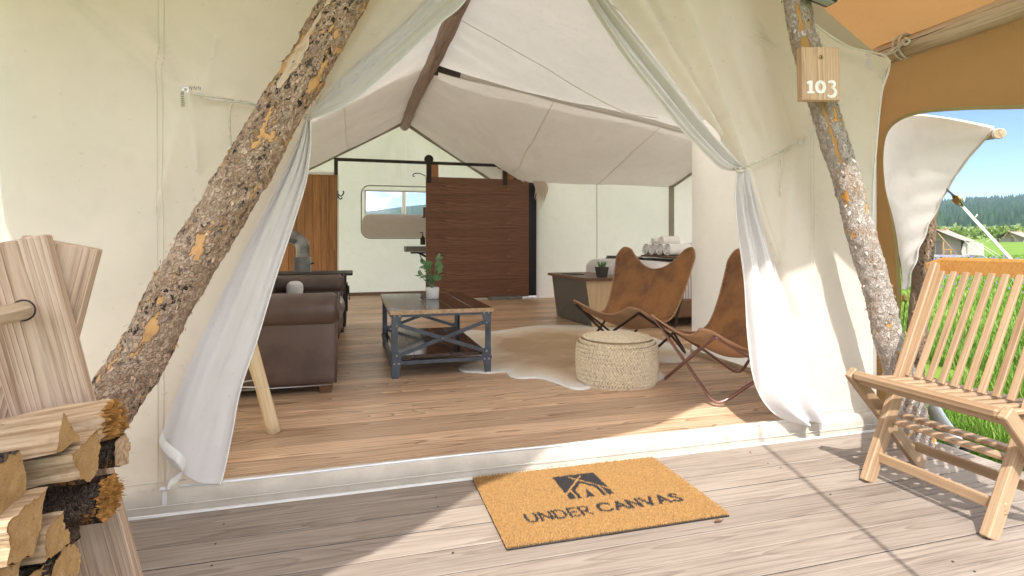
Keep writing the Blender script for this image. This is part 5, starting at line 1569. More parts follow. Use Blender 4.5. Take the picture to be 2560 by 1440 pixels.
# ---- coffee table
tb = empty('coffee_table', (.64, 4.76, TF), 0, 'industrial coffee table with dark wood top and riveted steel frame', 'table')
tx0, tx1, ty0, ty1, tz = .27, 1.005, 4.10, 5.42, .552
npl = 5; pwid = (tx1 - tx0 + .03) / npl
for (zz, nm, ins) in ((tz - .014, 'top_board', -.015), (.205, 'shelf_board', .035)):
    pw_ = (tx1 - tx0 - 2 * ins) / npl
    bme = MB().box((0, 0, 0), (pw_ - .0008, ty1 - ty0 - 2 * ins, .028), ch=.0015).mesh(nm, M['tabletop'])
    for k in range(npl):
        link_mesh(nm, bme, tb, basis=Matrix.Translation((tx0 + ins + pw_ * (k + .5), (ty0 + ty1) / 2, zz)))
MB().box(((tx0 + tx1) / 2, ty0 - .018, tz - .015), (tx1 - tx0 + .032, .005, .030), ch=.001).build('worn_edge', M['tableedge'], tb)
for (x_, sx_) in ((tx0, 1), (tx1, -1)):
    for (y_, sy_) in ((ty0, 1), (ty1, -1)):
        lg_ = MB()
        lg_.box((x_ + sx_ * .022, y_ + sy_ * .003, .30), (.044, .006, .47)).box((x_ + sx_ * .003, y_ + sy_ * .028, .30), (.006, .044, .47))
        lego = lg_.build('leg', M['metal_bl'], tb)
        for (zc, dz, fo) in ((.475, .05, 1), (.165, .105, -1)):
            if fo > 0: pl_ = [(0, .527), (.078, .527), (.06, .46), (.044, .42), (0, .42)]
            else: pl_ = [(0, TF), (.048, TF), (.07, .19), (.06, .245), (.044, .255), (0, .255)]
            f_ = MB()
            n_ = len(pl_)
            f_.add([(x_ + sx_ * a, y_ - sy_ * .001, z_) for (a, z_) in pl_] + [(x_ + sx_ * a, y_ - sy_ * .006, z_) for (a, z_) in pl_], [tuple(range(n_)), tuple(range(2 * n_ - 1, n_ - 1, -1))] + [(k, (k + 1) % n_, n_ + (k + 1) % n_, n_ + k) for k in range(n_)])
            f_.build('gusset', M['metal_bl'], lego)
            bs = [(.018, .512), (.055, .512), (.035, .44)] if fo > 0 else [(.018, .168), (.05, .168), (.035, .225)]
            for (a, z_) in bs:
                MB().lathe([(.0001, .008), (.005, .0065), (.0085, .003), (.009, 0)], seg=10).build('rivet', M['bolt'], lego, basis=Matrix.Translation((x_ + sx_ * a, y_ - sy_ * .006, z_)) @ Matrix.Rotation(math.pi / 2 * (1 if sy_ > 0 else -1), 4, 'X'))
for y_ in (ty0 + .005, ty1 - .005):
    s_ = -1 if y_ < 4.5 else 1
    MB().box(((tx0 + tx1) / 2, y_, .515), (tx1 - tx0 - .02, .03, .024)).build('rail', M['metal_bl'], tb)
    MB().box(((tx0 + tx1) / 2, y_, .172), (tx1 - tx0 - .02, .03, .026)).build('rail', M['metal_bl'], tb)
    MB().bar((tx0 + .04, y_ + s_ * .004, .45), (tx1 - .04, y_ + s_ * .004, .225), .005, .028, up=(0, 0, 1)).build('brace', M['metal_bl'], tb)
    MB().bar((tx0 + .04, y_ + s_ * .011, .225), (tx1 - .04, y_ + s_ * .011, .45), .005, .028, up=(0, 0, 1)).build('brace', M['metal_bl'], tb)
    MB().lathe([(.0001, .007), (.005, .0055), (.008, 0)], seg=10).build('rivet', M['bolt'], tb, basis=Matrix.Translation(((tx0 + tx1) / 2, y_ + s_ * .014, .3375)) @ Matrix.Rotation(math.pi / 2 * (1 if s_ < 0 else -1), 4, 'X'))
for x_ in (tx0 + .004, tx1 - .004):
    MB().box((x_, (ty0 + ty1) / 2, .515), (.03, ty1 - ty0 - .03, .024)).build('rail', M['metal_bl'], tb)
    MB().box((x_, (ty0 + ty1) / 2, .172), (.03, ty1 - ty0 - .03, .026)).build('rail', M['metal_bl'], tb)

# ---- potted plant on the table
pp_ = Vector((.668, 4.86, tz))
pl = empty('potted_plant', tuple(pp_), 0, 'small round-leaved green plant in a white pot on the coffee table', 'plant')
MB().lathe([(.0001, 0), (.05, 0), (.055, .006), (.058, .10), (.055, .102), (.052, .098), (.050, .02), (.0001, .02)], pp_, 28).build('pot', M['white'], pl)
MB().lathe([(.0001, .088), (.051, .088)], pp_, 20).build('soil', M['metal_dk'], pl)
lv = MB()
rws = []
for i in range(7):
    s = i / 6; w = .5 * math.sin(math.pi * min(.97, s * .92 + .06)) ** .7
    rws.append([Vector((s, w * t, .10 * s * s - .16 * (w * t) ** 2 * 2)) for t in (-1, -.5, 0, .5, 1)])
leaf_me = lv.grid(rws).mesh('leaf', M['leaf'])
rs = random.Random(5)
for k in range(26):
    px = [(-.10, .24), (-.085, .15), (-.10, .13), (-.055, .20), (-.03, .17), (0, .12), (.02, .20), (.05, .26), (.03, .29), (.07, .19), (.045, .13), (-.02, .09)][k % 12]
    a = rs.uniform(0, 2 * math.pi)
    base = pp_ + Vector((px[0] * .75 + rs.uniform(-.02, .02), rs.uniform(-.06, .06), .08 + px[1] * rs.uniform(.8, 1.05)))
    sz = rs.uniform(.055, .080)
    dirv = (base - (pp_ + Vector((0, 0, .06)))).normalized()
    yaw = math.atan2(dirv.y, dirv.x) + rs.uniform(-.7, .7)
    Mx = Matrix.Translation(base) @ Matrix.Rotation(yaw, 4, 'Z') @ Matrix.Rotation(rs.uniform(-.9, .5), 4, 'Y') @ Matrix.Rotation(rs.uniform(-.6, .6), 4, 'X') @ Matrix.Scale(sz, 4)
    link_mesh('leaf', leaf_me, pl, basis=Mx)
    MB().tube(spline([pp_ + Vector((rs.uniform(-.01, .01), rs.uniform(-.01, .01), .085)), (pp_ + base) / 2 + Vector((0, 0, .055)), base], 8), .0022, 5).build('stem', M['leaf'], pl)

# ---- cowhide rug
out = [(1146, 922), (1158, 930), (1190, 932), (1222, 934), (1262, 930), (1275, 942), (1300, 947), (1345, 946), (1390, 958), (1420, 970), (1448, 975), (1470, 972), (1490, 962), (1540, 962), (1610, 958), (1650, 950), (1661, 938), (1640, 925), (1640, 905), (1700, 906), (1730, 880), (1650, 850), (1590, 830), (1500, 815), (1440, 813), (1370, 813), (1320, 816), (1270, 824), (1225, 828), (1170, 826), (1150, 842), (1180, 862), (1195, 890), (1180, 908), (1155, 912)]
oc = [fz(u, v, TF + .004) for (u, v) in out]
oc = spline(oc + [oc[0]], 181)[:-1]
cen = Vector((1.66, 4.75, TF + .004))
nr = 22; vs = []; ed = []
for k in range(nr + 1):
    f_ = k / nr
    for p in oc:
        q = cen.lerp(p, f_)
        q.z = TF + .005 + .006 * (mnoise.noise(q * 2.5) + 1) * min(1, (1 - f_) * 6 + .25)
        vs.append(q); ed.append(max(0, min(1, (1 - f_) * 1.7 + .1)) if f_ > .3 else 1.0)
nn = len(oc)
fs = [(k * nn + j, k * nn + (j + 1) % nn, (k + 1) * nn + (j + 1) % nn, (k + 1) * nn + j) for k in range(nr) for j in range(nn)]
b0 = len(vs)
for p in oc: vs.append(Vector((p.x, p.y, TF + .0015))); ed.append(0)
fs += [(nr * nn + j, nr * nn + (j + 1) % nn, b0 + (j + 1) % nn, b0 + j) for j in range(nn)]
me = MB().add(vs, fs, 0, True).mesh('cowhide_rug', M['hide'])
at = me.attributes.new('edge', 'FLOAT', 'POINT'); at.data.foreach_set('value', np.array(ed, np.float32))
tag(link_mesh('cowhide_rug', me), 'tan and white cowhide rug spread between table and leather chairs', 'rug')

# ---- braided pouf
PC = Vector((1.80, 3.60, TF)); PR, PH = .285, .305
pf = empty('pouf', tuple(PC), 0, 'round braided jute pouf in front of the leather chairs', 'pouf')
def pprof(z):  # radius at height
    t = z / PH
    return PR * (.93 + .07 * math.sin(math.pi * min(1, max(0, t * .95 + .02))) ** .5) - .030 * max(0, (t - .82) / .18) ** 2 - .02 * max(0, (.10 - t) / .10) ** 2
prof = [(.0001, .005)] + [(pprof(PH * k / 14) - .008, PH * k / 14) for k in range(15)] + [(PR * .78, PH + .004), (PR * .5, PH + .012), (.0001, PH + .018)]
MB().lathe(prof, PC, 48).build('core', M['jute_core'], pf)
gr = np.array([(1, 0, 0), (-1, 0, 0), (0, 1, 0), (0, -1, 0), (0, 0, 1), (0, 0, -1)], float)
gt = [(0, 2, 4), (2, 1, 4), (1, 3, 4), (3, 0, 4), (2, 0, 5), (1, 2, 5), (3, 1, 5), (0, 3, 5)]
V = []; T = []
def grain(c_, d, nrm, l, w, h):
    d = d.normalized(); s_ = nrm.cross(d).normalized(); b = len(V)
    for g_ in gr:
        p = c_ + d * (g_[0] * l) + s_ * (g_[1] * w) + nrm * (g_[2] * h); V.append(tuple(p))
    for t in gt: T.append(tuple(b + i for i in t))
rowh = .0255
nrow = int(PH / rowh)
for k in range(nrow + 1):
    z = .010 + rowh * k
    if z > PH - .004: break
    r_ = pprof(z); n_ = int(2 * math.pi * r_ / .0195)
    for i in range(n_):
        for up in (0, 1):
            a = 2 * math.pi * (i + .5 * up + rs.uniform(-.12, .12)) / n_ + k * .3
            zz = z + (rowh * .24 if up else -rowh * .24) + .003 * math.sin(a * 3 + k)
            nrm = Vector((math.cos(a), math.sin(a), .1)).normalized(); tg = Vector((-math.sin(a), math.cos(a), 0))
            d = tg + Vector((0, 0, -.75 if up else .75))
            grain(PC + Vector((math.cos(a) * r_, math.sin(a) * r_, zz)), d, nrm, .0185 * rs.uniform(.9, 1.1), .0074, .0085)
k = 0; r_ = pprof(PH) - .012
while r_ > .015:
    n_ = max(6, int(2 * math.pi * r_ / .0195)); z = PH + .006 + .014 * (1 - (r_ / PR) ** 2)
    for i in range(n_):
        for up in (0, 1):
            a = 2 * math.pi * (i + .5 * up) / n_ + k * .4
            q = r_ + (rowh * .24 if up else -rowh * .24)
            rad_ = Vector((math.cos(a), math.sin(a), 0)); tg = Vector((-math.sin(a), math.cos(a), 0))
            grain(PC + rad_ * q + Vector((0, 0, z)), tg + rad_ * (-.75 if up else .75), Vector((0, 0, 1)), .0185 * rs.uniform(.9, 1.1), .0074, .007)
    r_ -= rowh; k += 1
o = link_mesh('braid', fast_mesh('braid', V, T, M['jute'], smooth=True), pf); o['kind'] = 'stuff'

# ---- butterfly chairs
def butterfly(loc, rz, label, rod):
    """front towards local -Y"""
    root = empty('butterfly_chair', loc, rz, label, 'chair', 'leather butterfly chairs')
    side = [(.00, Vector((.40, -.45, .56))), (.22, Vector((.345, -.18, .365))), (.42, Vector((.325, .06, .325))), (.62, Vector((.35, .22, .54))), (1.0, Vector((.42, .43, 1.10)))]
    cent = [(.00, Vector((0, -.30, .385))), (.22, Vector((0, -.12, .285))), (.42, Vector((0, .04, .245))), (.62, Vector((0, .20, .42))), (1.0, Vector((0, .35, .74)))]
    sS = spline([p for _, p in side], 61); sC = spline([p for _, p in cent], 61)
    def pt(a, b, off=0):   # a,b in [-1,1], rounded-corner square
        k = .97
        u = a * math.sqrt(1 - k * b * b / 2); v = b * math.sqrt(1 - k * a * a / 2)
        u /= math.sqrt(1 - k * .5 * .78); v /= math.sqrt(1 - k * .5 * .78)
        u = max(-1.12, min(1.12, u)); v = max(-1.08, min(1.08, v))
        t = max(0, min(60, (v / 1.08 + 1) / 2 * 60)); i = int(max(0, min(59, math.floor(t)))); f_ = t - i
        s_ = sS[i].lerp(sS[i + 1], f_); c_ = sC[i].lerp(sC[i + 1], f_)
        w = abs(u) ** 1.9
        p = Vector((s_.x * u, c_.y + (s_.y - c_.y) * w, c_.z + (s_.z - c_.z) * w))
        p.z += .006 * mnoise.noise(Vector((p.x * 5, p.y * 5, loc[0])))
        return p
    N_ = 44
    rows = [[pt(-1 + 2 * j / N_, -1 + 2 * i / N_) for j in range(N_ + 1)] for i in range(N_ + 1)]
    sl = MB().grid(rows).build('sling', [M['leather'], M['suede'], M['lace']], root, local=True)
    md = sl.modifiers.new('thickness', 'SOLIDIFY'); md.thickness = .005; md.offset = -1; md.material_offset = 1; md.material_offset_rim = 2
    # stitched binding
    bd_ = [pt(-1 + 2 * k / 60, -1) for k in range(60)] + [pt(1, -1 + 2 * k / 70) for k in range(70)] + [pt(1 - 2 * k / 60, 1) for k in range(60)] + [pt(-1, 1 - 2 * k / 70) for k in range(70)]
    MB().tube(bd_, .0055, 6, closed=True).build('binding', M['lace'], sl, local=True)
    st_ = MB()
    cen_ = Vector((0, .05, .5))
    for i in range(0, len(bd_), 1):
        p = bd_[i]; q = bd_[(i + 1) % len(bd_)]
        if i % 2: continue
        tan = (q - p).normalized(); inw = (pt(0, 0) - p); inw = (inw - tan * inw.dot(tan)).normalized()
        st_.tube([p + inw * .016 + tan * .004 + Vector((0, 0, .003)), p + Vector((0, 0, .007)), p - inw * .003 - Vector((0, 0, .006))], .0022, 4)
    st_.build('stitching', M['lace'], sl, local=True)
    # centre seam and seat seam
    MB().tube([pt(.02, v) + Vector((0, -.004, .003)) for v in np.linspace(.1, .97, 40)], .0022, 4).tube([pt(u, -.05) + Vector((0, -.001, .005)) for u in np.linspace(-.95, .95, 40)], .0022, 4).build('seam', M['lace'], sl, local=True)
    # pockets under the front tips
    # frame: four bent rods, each from a tip down to the floor and up to the opposite tip
    tips = {}
    for sgn in (-1, 1):
        tips[('f', sgn)] = pt(sgn * .96, -.96) + Vector((0, .02, -.03)); tips[('b', sgn)] = pt(sgn * .96, .96) + Vector((0, .025, -.03))
    fr_ = .0105
    def rod(p, f, q, jq, mat):
        f = Vector(f); jq = Vector(jq)
        def leg(a_, j_):
            return [a_, a_.lerp(j_, .5), j_ + (a_ - j_).normalized() * .05, j_, j_.lerp(f, .5), f + (j_ - f).normalized() * .06]
        jp = p.lerp(f, .62)
        pts_ = leg(p, jp) + [f + ((jp - f).normalized() + (jq - f).normalized()) * .02] + leg(q, jq)[::-1]
        return MB().tube(spline(pts_, 70), fr_, 10).build('frame_rod', M[mat], root, local=True)
    for sgn in (-1, 1):
        mt = rod_m(rod, 0 if sgn < 0 else 1)
        # low bend at the front, up to the back tip on the same side and to the front tip opposite
        rod(tips[('f', -sgn)], (sgn * .31, -.28, fr_), tips[('b', sgn)], (sgn * .375, .09, .235), mt)
        rod(tips[('b', -sgn)], (sgn * .33, .36, fr_), tips[('f', sgn)], (sgn * .375, .07, .215), mt)
    return root
ROD = ['rod_dk', 'rod_dk']
def rod_m(_, i): return ROD[i]
def face_rz(dx, dy):   # yaw that turns local -Y to (dx,dy)
    return math.atan2(dx, -dy)
butterfly((2.31, 4.37, TF), face_rz(-.92, -.40), 'tan leather butterfly chair facing the coffee table with its whole back visible', 0)
ROD[1] = 'rod_cu'; ROD[0] = 'rod_cu'
butterfly((2.365, 3.16, TF), face_rz(-1.0, .02), 'tan leather butterfly chair seen side-on, half behind the right door flap', 1)

# ---- chest at the foot of the bed
cb = empty('storage_chest', (2.85, 6.35, TF), 0, 'grey storage chest with wooden lid and pale sloping end panels', 'chest')
a_ = [(2.60, 6.93), (2.66, 5.92), (3.10, 5.94), (3.06, 6.95)]; b_ = [(2.555, 6.99), (2.575, 5.90), (3.12, 5.92), (3.08, 7.0)]
z1_ = .60
V8 = [(x, y, TF + .01) for (x, y) in a_] + [(x, y, z1_) for (x, y) in b_]
MB().add(V8, [(0, 1, 5, 4), (1, 2, 6, 5), (2, 3, 7, 6), (3, 0, 4, 7), (0, 3, 2, 1), (4, 5, 6, 7)]).build('body', M['greypaint'], cb)
for (i, j, sgn) in ((1, 2, -1), (3, 0, 1)):
    q = [Vector(V8[k]) for k in (i, j, j + 4, i + 4)]
    o_ = Vector((0, sgn * .024, 0))
    q = [q[0] + Vector((-.012 if i == 1 else 0, 0, -.008)), q[1], q[2], q[3] + Vector((-.012 if i == 1 else 0, 0, 0))]
    vsq = q + [p + o_ for p in q]
    MB().add(vsq, [(0, 1, 2, 3), (7, 6, 5, 4), (0, 4, 5, 1), (1, 5, 6, 2), (2, 6, 7, 3), (3, 7, 4, 0)]).build('end_panel', M['plybox'], cb)
MB().add([(2.53, 5.83, z1_ + .002), (3.15, 5.84, z1_ + .002), (3.12, 7.06, z1_ + .002), (2.51, 7.05, z1_ + .002), (2.53, 5.83, z1_ + .034), (3.15, 5.84, z1_ + .034), (3.12, 7.06, z1_ + .034), (2.51, 7.05, z1_ + .034)], [(3, 2, 1, 0), (4, 5, 6, 7), (0, 1, 5, 4), (1, 2, 6, 5), (2, 3, 7, 6), (3, 0, 4, 7)]).build('lid', M['lid'], cb)
# succulent on the chest
sp0 = Vector((2.80, 5.98, z1_ + .034))
su = empty('succulent', tuple(sp0), 0, 'small spiky succulent in a dark square pot on the chest', 'plant')
MB().add([(sp0.x + a * w, sp0.y + b * w, sp0.z + z) for (z, w) in ((0, .045), (.12, .062)) for (a, b) in ((-1, -1), (1, -1), (1, 1), (-1, 1))], [(0, 1, 5, 4), (1, 2, 6, 5), (2, 3, 7, 6), (3, 0, 4, 7), (0, 3, 2, 1), (4, 5, 6, 7)]).build('pot', M['potdark'], su)
for k in range(16):
    a = k * 2.4; ti = .3 + .5 * (k / 16); d = Vector((math.cos(a) * ti, math.sin(a) * ti, 1)).normalized()
    b = sp0 + Vector((math.cos(a) * .02, math.sin(a) * .02, .115))
    MB().tube([b, b + d * .04, b + d * .085], [.008, .007, .001], 5).build('leaf', M['leaf'], su)
tag(MB().box((2.70, 6.62, z1_ + .039), (.20, .28, .008), ch=.002).build('tray', M['navy']), 'thin dark tray lying flat on the chest lid', 'tray')

# ---- bed with blanket, towels on a tray
be_ = empty('bed', (4.2, 6.6, TF), 0, 'made bed with white linen and a grey striped blanket in the side wing', 'bed')
MB().box((4.22, 6.65, .28), (1.95, 2.05, .22), ch=.02).build('bed_frame', M['lid'], be_)
for (x_, y_) in ((3.35, 5.75), (5.1, 5.75), (3.35, 7.55), (5.1, 7.55)):
    MB().box((x_, y_, .115), (.09, .09, .11)).build('leg', M['lid'], be_)
soft_box(3.27, 5.22, 5.68, 7.62, .36, .80, .14, .02, 14).build('duvet', M['linen'], be_)
rows = []
for i in range(41):
    s = i / 40; row = []
    for j in range(13):
        X = 3.62 + .62 * j / 12
        # drape across the bed
        d = (s - .5) * 2 * 1.38
        if abs(d) < .93: Y, z = 6.65 + d, .835 + .01 * math.sin(X * 9)
        else:
            e = abs(d) - .93; Y = 6.65 + math.copysign(.97 + .04 * math.sin(min(1, e * 3) * 1.5) + .015 * math.sin(X * 25) * e, d); z = .82 - e * 1.0
        row.append(Vector((X, Y, z)))
    rows.append(row)
bl = MB().grid(rows).build('blanket', M['stripe'], be_)
rows = [[Vector((3.30 + .30 * j / 5, 5.72 + 1.86 * i / 20, .832 - .05 * (1 - j / 5) ** 2)) for j in range(6)] for i in range(21)]
for k in range(2):
    soft_box(4.68, 5.15, 5.8 + .92 * k, 6.65 + .92 * k, .80, 1.0, .08, .04).build('bed_pillow', M['linen'], be_)
trp = Vector((3.98, 6.47, .848))
tr = tag(MB().box(trp + Vector((0, .0, .012)), (.40, .74, .024), ch=.006).build('towel_tray', M['lid']), 'dark wooden tray of towels lying on the bed', 'tray')
tw_lab = ['rolled white towel at the left end of the tray', 'rolled white towel second from the left on the tray', 'rolled white towel second from the right on the tray', 'rolled white towel at the right end of the tray']
for k in range(4):
    c_ = trp + Vector((-.02, .27 - .18 * k, .024 + .075))
    n_ = 60; th = np.linspace(0, 6 * math.pi, n_)
    mb = MB()
    R_ = .078
    rows = [[Vector((c_.x + X, c_.y + R_ * (1 + .05 * math.sin(a * 3 + X * 30)) * math.cos(a), c_.z + .95 * R_ * (1 + .05 * math.sin(a * 3 + X * 30)) * math.sin(a))) for a in np.linspace(0, 2 * math.pi, 25)] for X in np.linspace(-.16, .16, 10)]
    mb.grid(rows)
    for X in (-.16, .16):
        sp3 = [Vector((c_.x + X + (.004 if X > 0 else -.004), c_.y + R_ * .95 * (a / (6 * math.pi)) * math.cos(a), c_.z + R_ * .9 * (a / (6 * math.pi)) * math.sin(a))) for a in th]
        mb.tube(sp3, .009, 6)
    tag(mb.build('towel', M['towel']), tw_lab[k], 'towel', 'rolled towels on the bed tray')
for k, (dy, lb) in enumerate(((.16, 'small rolled washcloth on top of the left towels'), (-.06, 'rolled white towel lying on top of the middle towels'))):
    c_ = trp + Vector((-.02, dy, .024 + .19)); R_ = .04 if k == 0 else .062
    rows = [[Vector((c_.x + X, c_.y + R_ * (1 + .06 * math.sin(a * 3 + X * 30)) * math.cos(a), c_.z + R_ * .95 * math.sin(a))) for a in np.linspace(0, 2 * math.pi, 21)] for X in np.linspace(-.12, .12, 8)]
    mb = MB().grid(rows)
    for X in (0, 7): mb.f.append(tuple(X * 21 + q for q in range(20))); mb.m.append(0); mb.sm.append(False)
    tag(mb.build('towel', M['towel']), lb, 'towel', 'rolled towels on the bed tray')

# ---- luggage stand of peeled poles just inside, mostly behind the left flap
ls = empty('luggage_stand', (-.62, 3.2, TF), 0, 'stand of peeled pale poles just inside the left door flap', 'stand')
f1 = fz(685, 1082, TF); t1 = fY(622, 842, 3.12)
dirp = (t1 - f1); tp = f1 + dirp * 1.35
def pole_obj(p, q, r=.032):
    d = (q - p); L_ = d.length
    Mx = d.to_track_quat('Z', 'Y').to_matrix().to_4x4(); Mx.translation = p
    MB().tube([(0, 0, L_ * k / 10) for k in range(11)], [r * (1.04 - .12 * k / 10 + .012 * math.sin(k * 2.1)) for k in range(11)], 18).build('leg', M['palelog'], ls, basis=Mx)
pole_obj(f1 + Vector((0, 0, .0)), tp)
pole_obj(Vector((f1.x - .62, f1.y, TF)), Vector((f1.x - .36, tp.y, tp.z)))
pole_obj(Vector((f1.x - .06, f1.y + .34, TF)), tp + Vector((-.05, .10, 0)))
pole_obj(Vector((f1.x - .60, f1.y + .34, TF)), Vector((f1.x - .36, tp.y + .10, tp.z)))
q0 = f1.lerp(t1, .49)
MB().tube([q0 + Vector((.01, -.03, 0)), q0 + Vector((-.25, .0, .012)), Vector((f1.x - .52, f1.y, q0.z + .01))], .004, 5).tube([q0 + Vector((0, .03, .03)), q0 + Vector((-.25, .10, -.01)), Vector((f1.x - .52, f1.y + .2, q0.z - .02))], .004, 5).build('cross_cord', M['rope'], ls)
MB().tube([tp + Vector((.05, 0, -.02)), Vector((f1.x - .45, tp.y, tp.z - .02))], .02, 10).build('crossbar', M['palelog'], ls)

# ================================================================== OUTSIDE RIGHT: straps, stakes, far tents
s1 = empty('ratchet_strap', tuple(fX(2368, 478, 3.57)), 0, 'white webbing guy strap with black end and brass buckle below the fly corner', 'strap')
def webbing(pts, w, mat, nm, parent):
    c_ = [Vector(p) for p in pts]; c_ = spline(c_, 20) if len(c_) > 2 else [c_[0].lerp(c_[1], k / 10) for k in range(11)]
    d = (c_[-1] - c_[0]).normalized(); view = (c_[0] - Vector((0, 0, CAM_H)))
    sd_ = d.cross(Vector((-.6, .7, .2))).normalized()
    return MB().grid([[p - sd_ * w / 2, p + sd_ * w / 2] for p in c_] , smooth=False).grid([[p + sd_ * w / 2 + Vector((.002, -.002, 0)), p - sd_ * w / 2 + Vector((.002, -.002, 0))] for p in c_], smooth=False).build(nm, M[mat], parent)
b1 = fX(2366, 474, 3.57); b2 = fX(2387, 492, 3.62); b3 = fX(2398, 508, 3.65); b4 = fX(2522, 642, 4.3)
webbing([b1, b2], .026, 'strap_b', 'black_end', s1)
MB().box(b2.lerp(b3, .5), (.02, .05, .05), Matrix.Rotation(.8, 3, 'X'), ch=.006).tube([b2 + Vector((0, .02, .02)), b3 + Vector((0, .02, 0)), b3 + Vector((0, -.02, -.02)), b2 + Vector((0, -.02, 0))], .006, 6, closed=True).build('buckle', M['brass'], s1)
gnd = b4 + (b4 - b3).normalized() * 1.3
webbing([b3, gnd], .026, 'strap_w', 'webbing', s1)
pk = b3.lerp(b4, .28)
MB().tube([pk, pk + Vector((.0, -.02, .03))], .004, 5).build('strap_tail', M['strap_w'], s1)
s2 = empty('corner_strap', tuple(fX(2262, 724, 3.6)), 0, 'short black webbing strap hooked under the fly corner beside the bark post', 'strap')
h1 = fX(2264, 722, 3.6); h2 = fX(2262, 745, 3.58)
MB().box(h2, (.03, .035, .05), ch=.008).build('hook', M['brass'], s2)
webbing([fX(2262, 752, 3.57), fX(2258, 800, 3.5), fX(2251, 850, 3.42)], .028, 'strap_b', 'webbing', s2)
MB().tube([fX(2252, 835, 3.40), fX(2262, 832, 3.42), fX(2268, 842, 3.42)], .012, 6).build('buckle', M['brass'], s2)
webbing([fX(2257, 770, 3.40), fX(2253, 800, 3.38), fX(2249, 850, 3.38)], .022, 'strap_b', 'webbing', s2)
# grey sleeve leaning in the grass
gs = empty('grey_sleeve', tuple(fX(2350, 1085, 3.2)), 0, 'grey vinyl sleeve with a thin cord leaning in the grass by the deck', 'sleeve')
g0 = fX(2335, 1024, 3.35); g1 = fX(2385, 1100, 3.12)
dg = (g1 - g0)
MB().tube(spline([g0, g0.lerp(g1, .5) + Vector((0, 0, -.01)), g1 + dg * .4], 12), [.052, .054, .055, .055, .055, .055, .055, .055, .055, .055, .052, .045], 18, squash=.6, caps=False).build('tube', M['greytube'], gs)
MB().tube(spline([g0 + dg * .05, g0 + Vector((-.02, .03, .03)), g0 + Vector((-.05, .08, .07))], 10), .0035, 5).build('cord', M['strap_w'], gs)
# pole end of the fly at the right
fpe = empty('fly_pole', tuple(fX(2490, 332, 3.5)), 0, 'grey weathered pole end poking out of the fly corner', 'pole')
e0, e1 = fX(2400, 352, 4.2), fX(2500, 334, 3.42)
MB().tube([e0, e0.lerp(e1, .5), e1], .026, 16).build('log', M['greylog'], fpe)
MB().lathe([(.02, 0), (.03, .003), (.03, .02), (.027, .02)], seg=14).build('ferrule', M['zip'], fpe, basis=Matrix.Translation(e1 + (e0 - e1).normalized() * .03) @ (e1 - e0).to_track_quat('Z', 'Y').to_matrix().to_4x4())
# wildflowers
V = []; T = []
for k in range(700):
    a = math.radians(rng.uniform(50, 70)); r_ = rng.uniform(16, 50)
    x_, y_ = r_ * math.sin(a), r_ * math.cos(a); z_ = GZ + rng.uniform(.22, .45); s_ = .03 * r_ / 25
    b = len(V); V += [(x_ - s_ * .6, y_ + s_ * .5, z_), (x_ + s_ * .6, y_ - s_ * .5, z_), (x_, y_, z_ + s_ * 2.6)]; T.append((b, b + 1, b + 2))
tag(link_mesh('lupin_flowers', fast_mesh('lupin_flowers', V, T, mat_plain('lupin_violet', (.24, .16, .42), .8))), 'scattered violet meadow flowers in front of the far tent', 'flowers', kind='stuff')

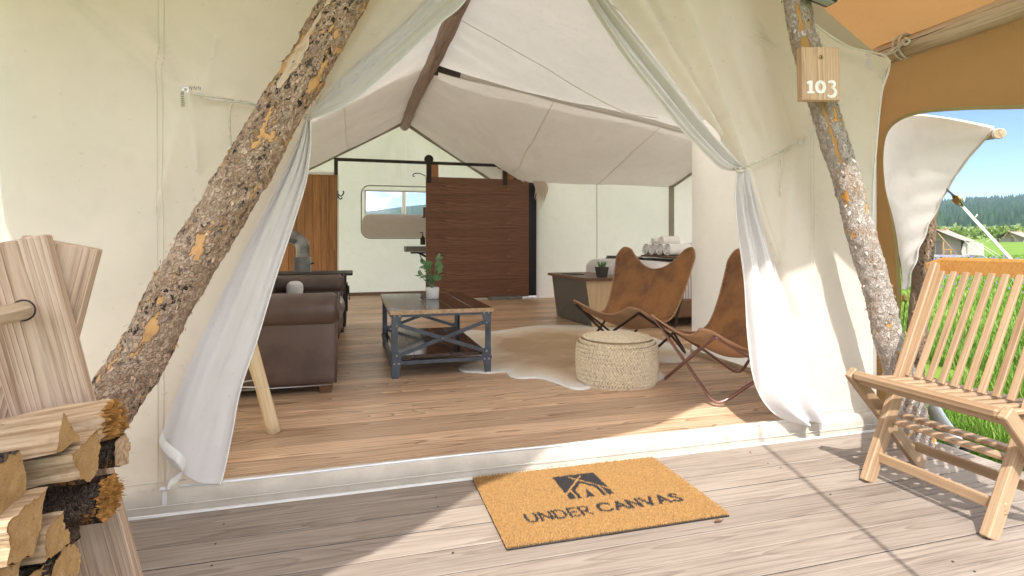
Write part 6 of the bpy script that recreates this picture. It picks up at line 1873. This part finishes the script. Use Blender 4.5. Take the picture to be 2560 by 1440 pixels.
def far_tent(D, u0, v0, scale, rot, label):
    """safari tent on its platform, local x along its front"""
    d = ray(u0, HZ); d.normalize()
    base = Vector((d.x * D, d.y * D, 0)); base.z = CAM_H - (v0 - HZ) / F_PX * D / 1.0 * math.cos(math.atan((u0 - 1280) / F_PX)) ** -1 * 0 + (HZ - v0) / F_PX * (D * math.cos(math.atan((u0 - 1280) / F_PX)))
    r = empty('safari_tent', tuple(base), rot, label, 'tent', 'other tents in the meadow')
    k = scale
    def mbs(): return MB()
    def P(x, y, z): return (x * k, y * k, z * k)
    # platform
    MB().box(P(0, 0, .12), P(5.0, 6.6, .24)).build('platform', M['fardeck'], r, local=True)
    # tent body: front gable set back under the fly
    for (yf, nm) in ((-.9, 'front_wall'), (3.0, 'back_wall')):
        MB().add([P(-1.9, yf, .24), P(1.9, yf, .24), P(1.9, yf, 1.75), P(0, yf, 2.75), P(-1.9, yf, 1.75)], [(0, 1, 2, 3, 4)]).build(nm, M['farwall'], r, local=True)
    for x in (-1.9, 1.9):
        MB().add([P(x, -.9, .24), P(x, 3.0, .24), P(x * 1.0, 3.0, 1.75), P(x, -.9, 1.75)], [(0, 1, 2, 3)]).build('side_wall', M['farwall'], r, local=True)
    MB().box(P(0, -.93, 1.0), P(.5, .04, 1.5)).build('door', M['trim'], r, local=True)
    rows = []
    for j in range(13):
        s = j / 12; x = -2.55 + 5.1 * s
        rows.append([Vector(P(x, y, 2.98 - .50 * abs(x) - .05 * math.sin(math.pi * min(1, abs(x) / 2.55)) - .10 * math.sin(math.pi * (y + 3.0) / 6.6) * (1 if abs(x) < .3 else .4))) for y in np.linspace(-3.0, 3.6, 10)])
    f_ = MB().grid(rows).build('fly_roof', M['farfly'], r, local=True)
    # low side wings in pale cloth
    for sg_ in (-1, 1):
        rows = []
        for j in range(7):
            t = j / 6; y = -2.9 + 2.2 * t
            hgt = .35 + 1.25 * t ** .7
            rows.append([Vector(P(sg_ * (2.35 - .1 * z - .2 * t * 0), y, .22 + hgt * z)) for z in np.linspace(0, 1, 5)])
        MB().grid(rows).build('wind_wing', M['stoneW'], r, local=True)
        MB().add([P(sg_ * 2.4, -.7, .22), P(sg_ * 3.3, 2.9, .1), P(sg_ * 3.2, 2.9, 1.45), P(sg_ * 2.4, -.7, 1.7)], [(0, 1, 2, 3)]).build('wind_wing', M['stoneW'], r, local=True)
    for y in (-2.85, 3.3):
        for sg_ in (-1, 1):
            MB().tube([P(sg_ * 1.9, y, .2), P(-sg_ * .22, y + .05 * sg_, 3.25)], .055 * k, 8).build('pole', M['farwood'], r, local=True)
    MB().tube([P(0, -3.1, 2.93), P(0, 3.7, 2.93)], .05 * k, 8).build('ridge_pole', M['farwood'], r, local=True)
    for (x, y, x2, y2) in ((2.5, -2.9, 4.4, -3.6), (2.55, 1, 4.6, 1.2), (2.5, 3.5, 4.6, 4.2), (-2.5, -2.9, -4.4, -3.6)):
        MB().tube([P(x, y, 1.7), P(x2, y2, -.05)], .022 * k, 5).build('guy_rope', M['strap_w'], r, local=True)
    return r
t1_ = far_tent(62, 2352, 641, .80, math.radians(-64), 'tan-roofed safari tent standing in the meadow behind the folding chair')
far_tent(165, 2535, 614, 1.05, math.radians(-75), 'more distant low tent at the right edge of the meadow')
# things on the near platform of the far tent
bx_ = wm(t1_) @ Vector((-.3, -2.3, .24))
o = MB().box((0, 0, .25), (.55, .4, .5), ch=.04).box((0, 0, .53), (.58, .43, .06), ch=.02).build('cooler', M['farblue']); o.location = bx_
tag(o, 'small dark blue cooler on the far tent platform', 'cooler')
cA = empty('deck_chair', tuple(wm(t1_) @ Vector((.9, -2.3, .24))), .6, 'wooden deck chair on the far tent platform', 'chair')
MB().box((0, 0, .4), (.55, .5, .06)).build('seat', M['teak_or'], cA, local=True)
MB().box((0, .27, .75), (.55, .06, .7)).build('backrest', M['teak_or'], cA, local=True)
for (a, b) in ((-.25, -.22), (.25, -.22), (-.25, .24), (.25, .24)):
    MB().box((a, b, .2), (.06, .06, .4)).build('leg', M['teak_or'], cA, local=True)

lfp = fz(1797, 1304, .004)
rows = [[Vector((lfp.x + .018 * (s - .5) * 2, lfp.y + .009 * w_ * math.sin(math.pi * (s * .9 + .05)), .003 + .006 * (w_ * w_) + .004 * s)) for w_ in (-1, -.4, .4, 1)] for s in np.linspace(0, 1, 7)]
tag(MB().grid(rows).build('dry_leaf', M['lid']), 'tiny dry brown leaf lying on the deck off the doormat corner', 'leaf')

# ================================================================== HAZE
hz_me = MB().add([(x, y, z) for x in (-13000, 13000) for y in (-13000, 13000) for z in (-62, 185)], [(0, 1, 3, 2), (4, 6, 7, 5), (0, 4, 5, 1), (2, 3, 7, 6), (0, 2, 6, 4), (1, 5, 7, 3)])
g = G('haze')
vp = g.n('VolumePrincipled', Color=(.62, .78, 1.0), Density=.00013, Anisotropy=.2)
g.nt.links.new(vp.outputs[0], g.out.inputs['Volume'])
if HAZE:
    tag(hz_me.build('haze', g.mat), 'thin blue air between the camp and the far hills', 'haze', kind='stuff')
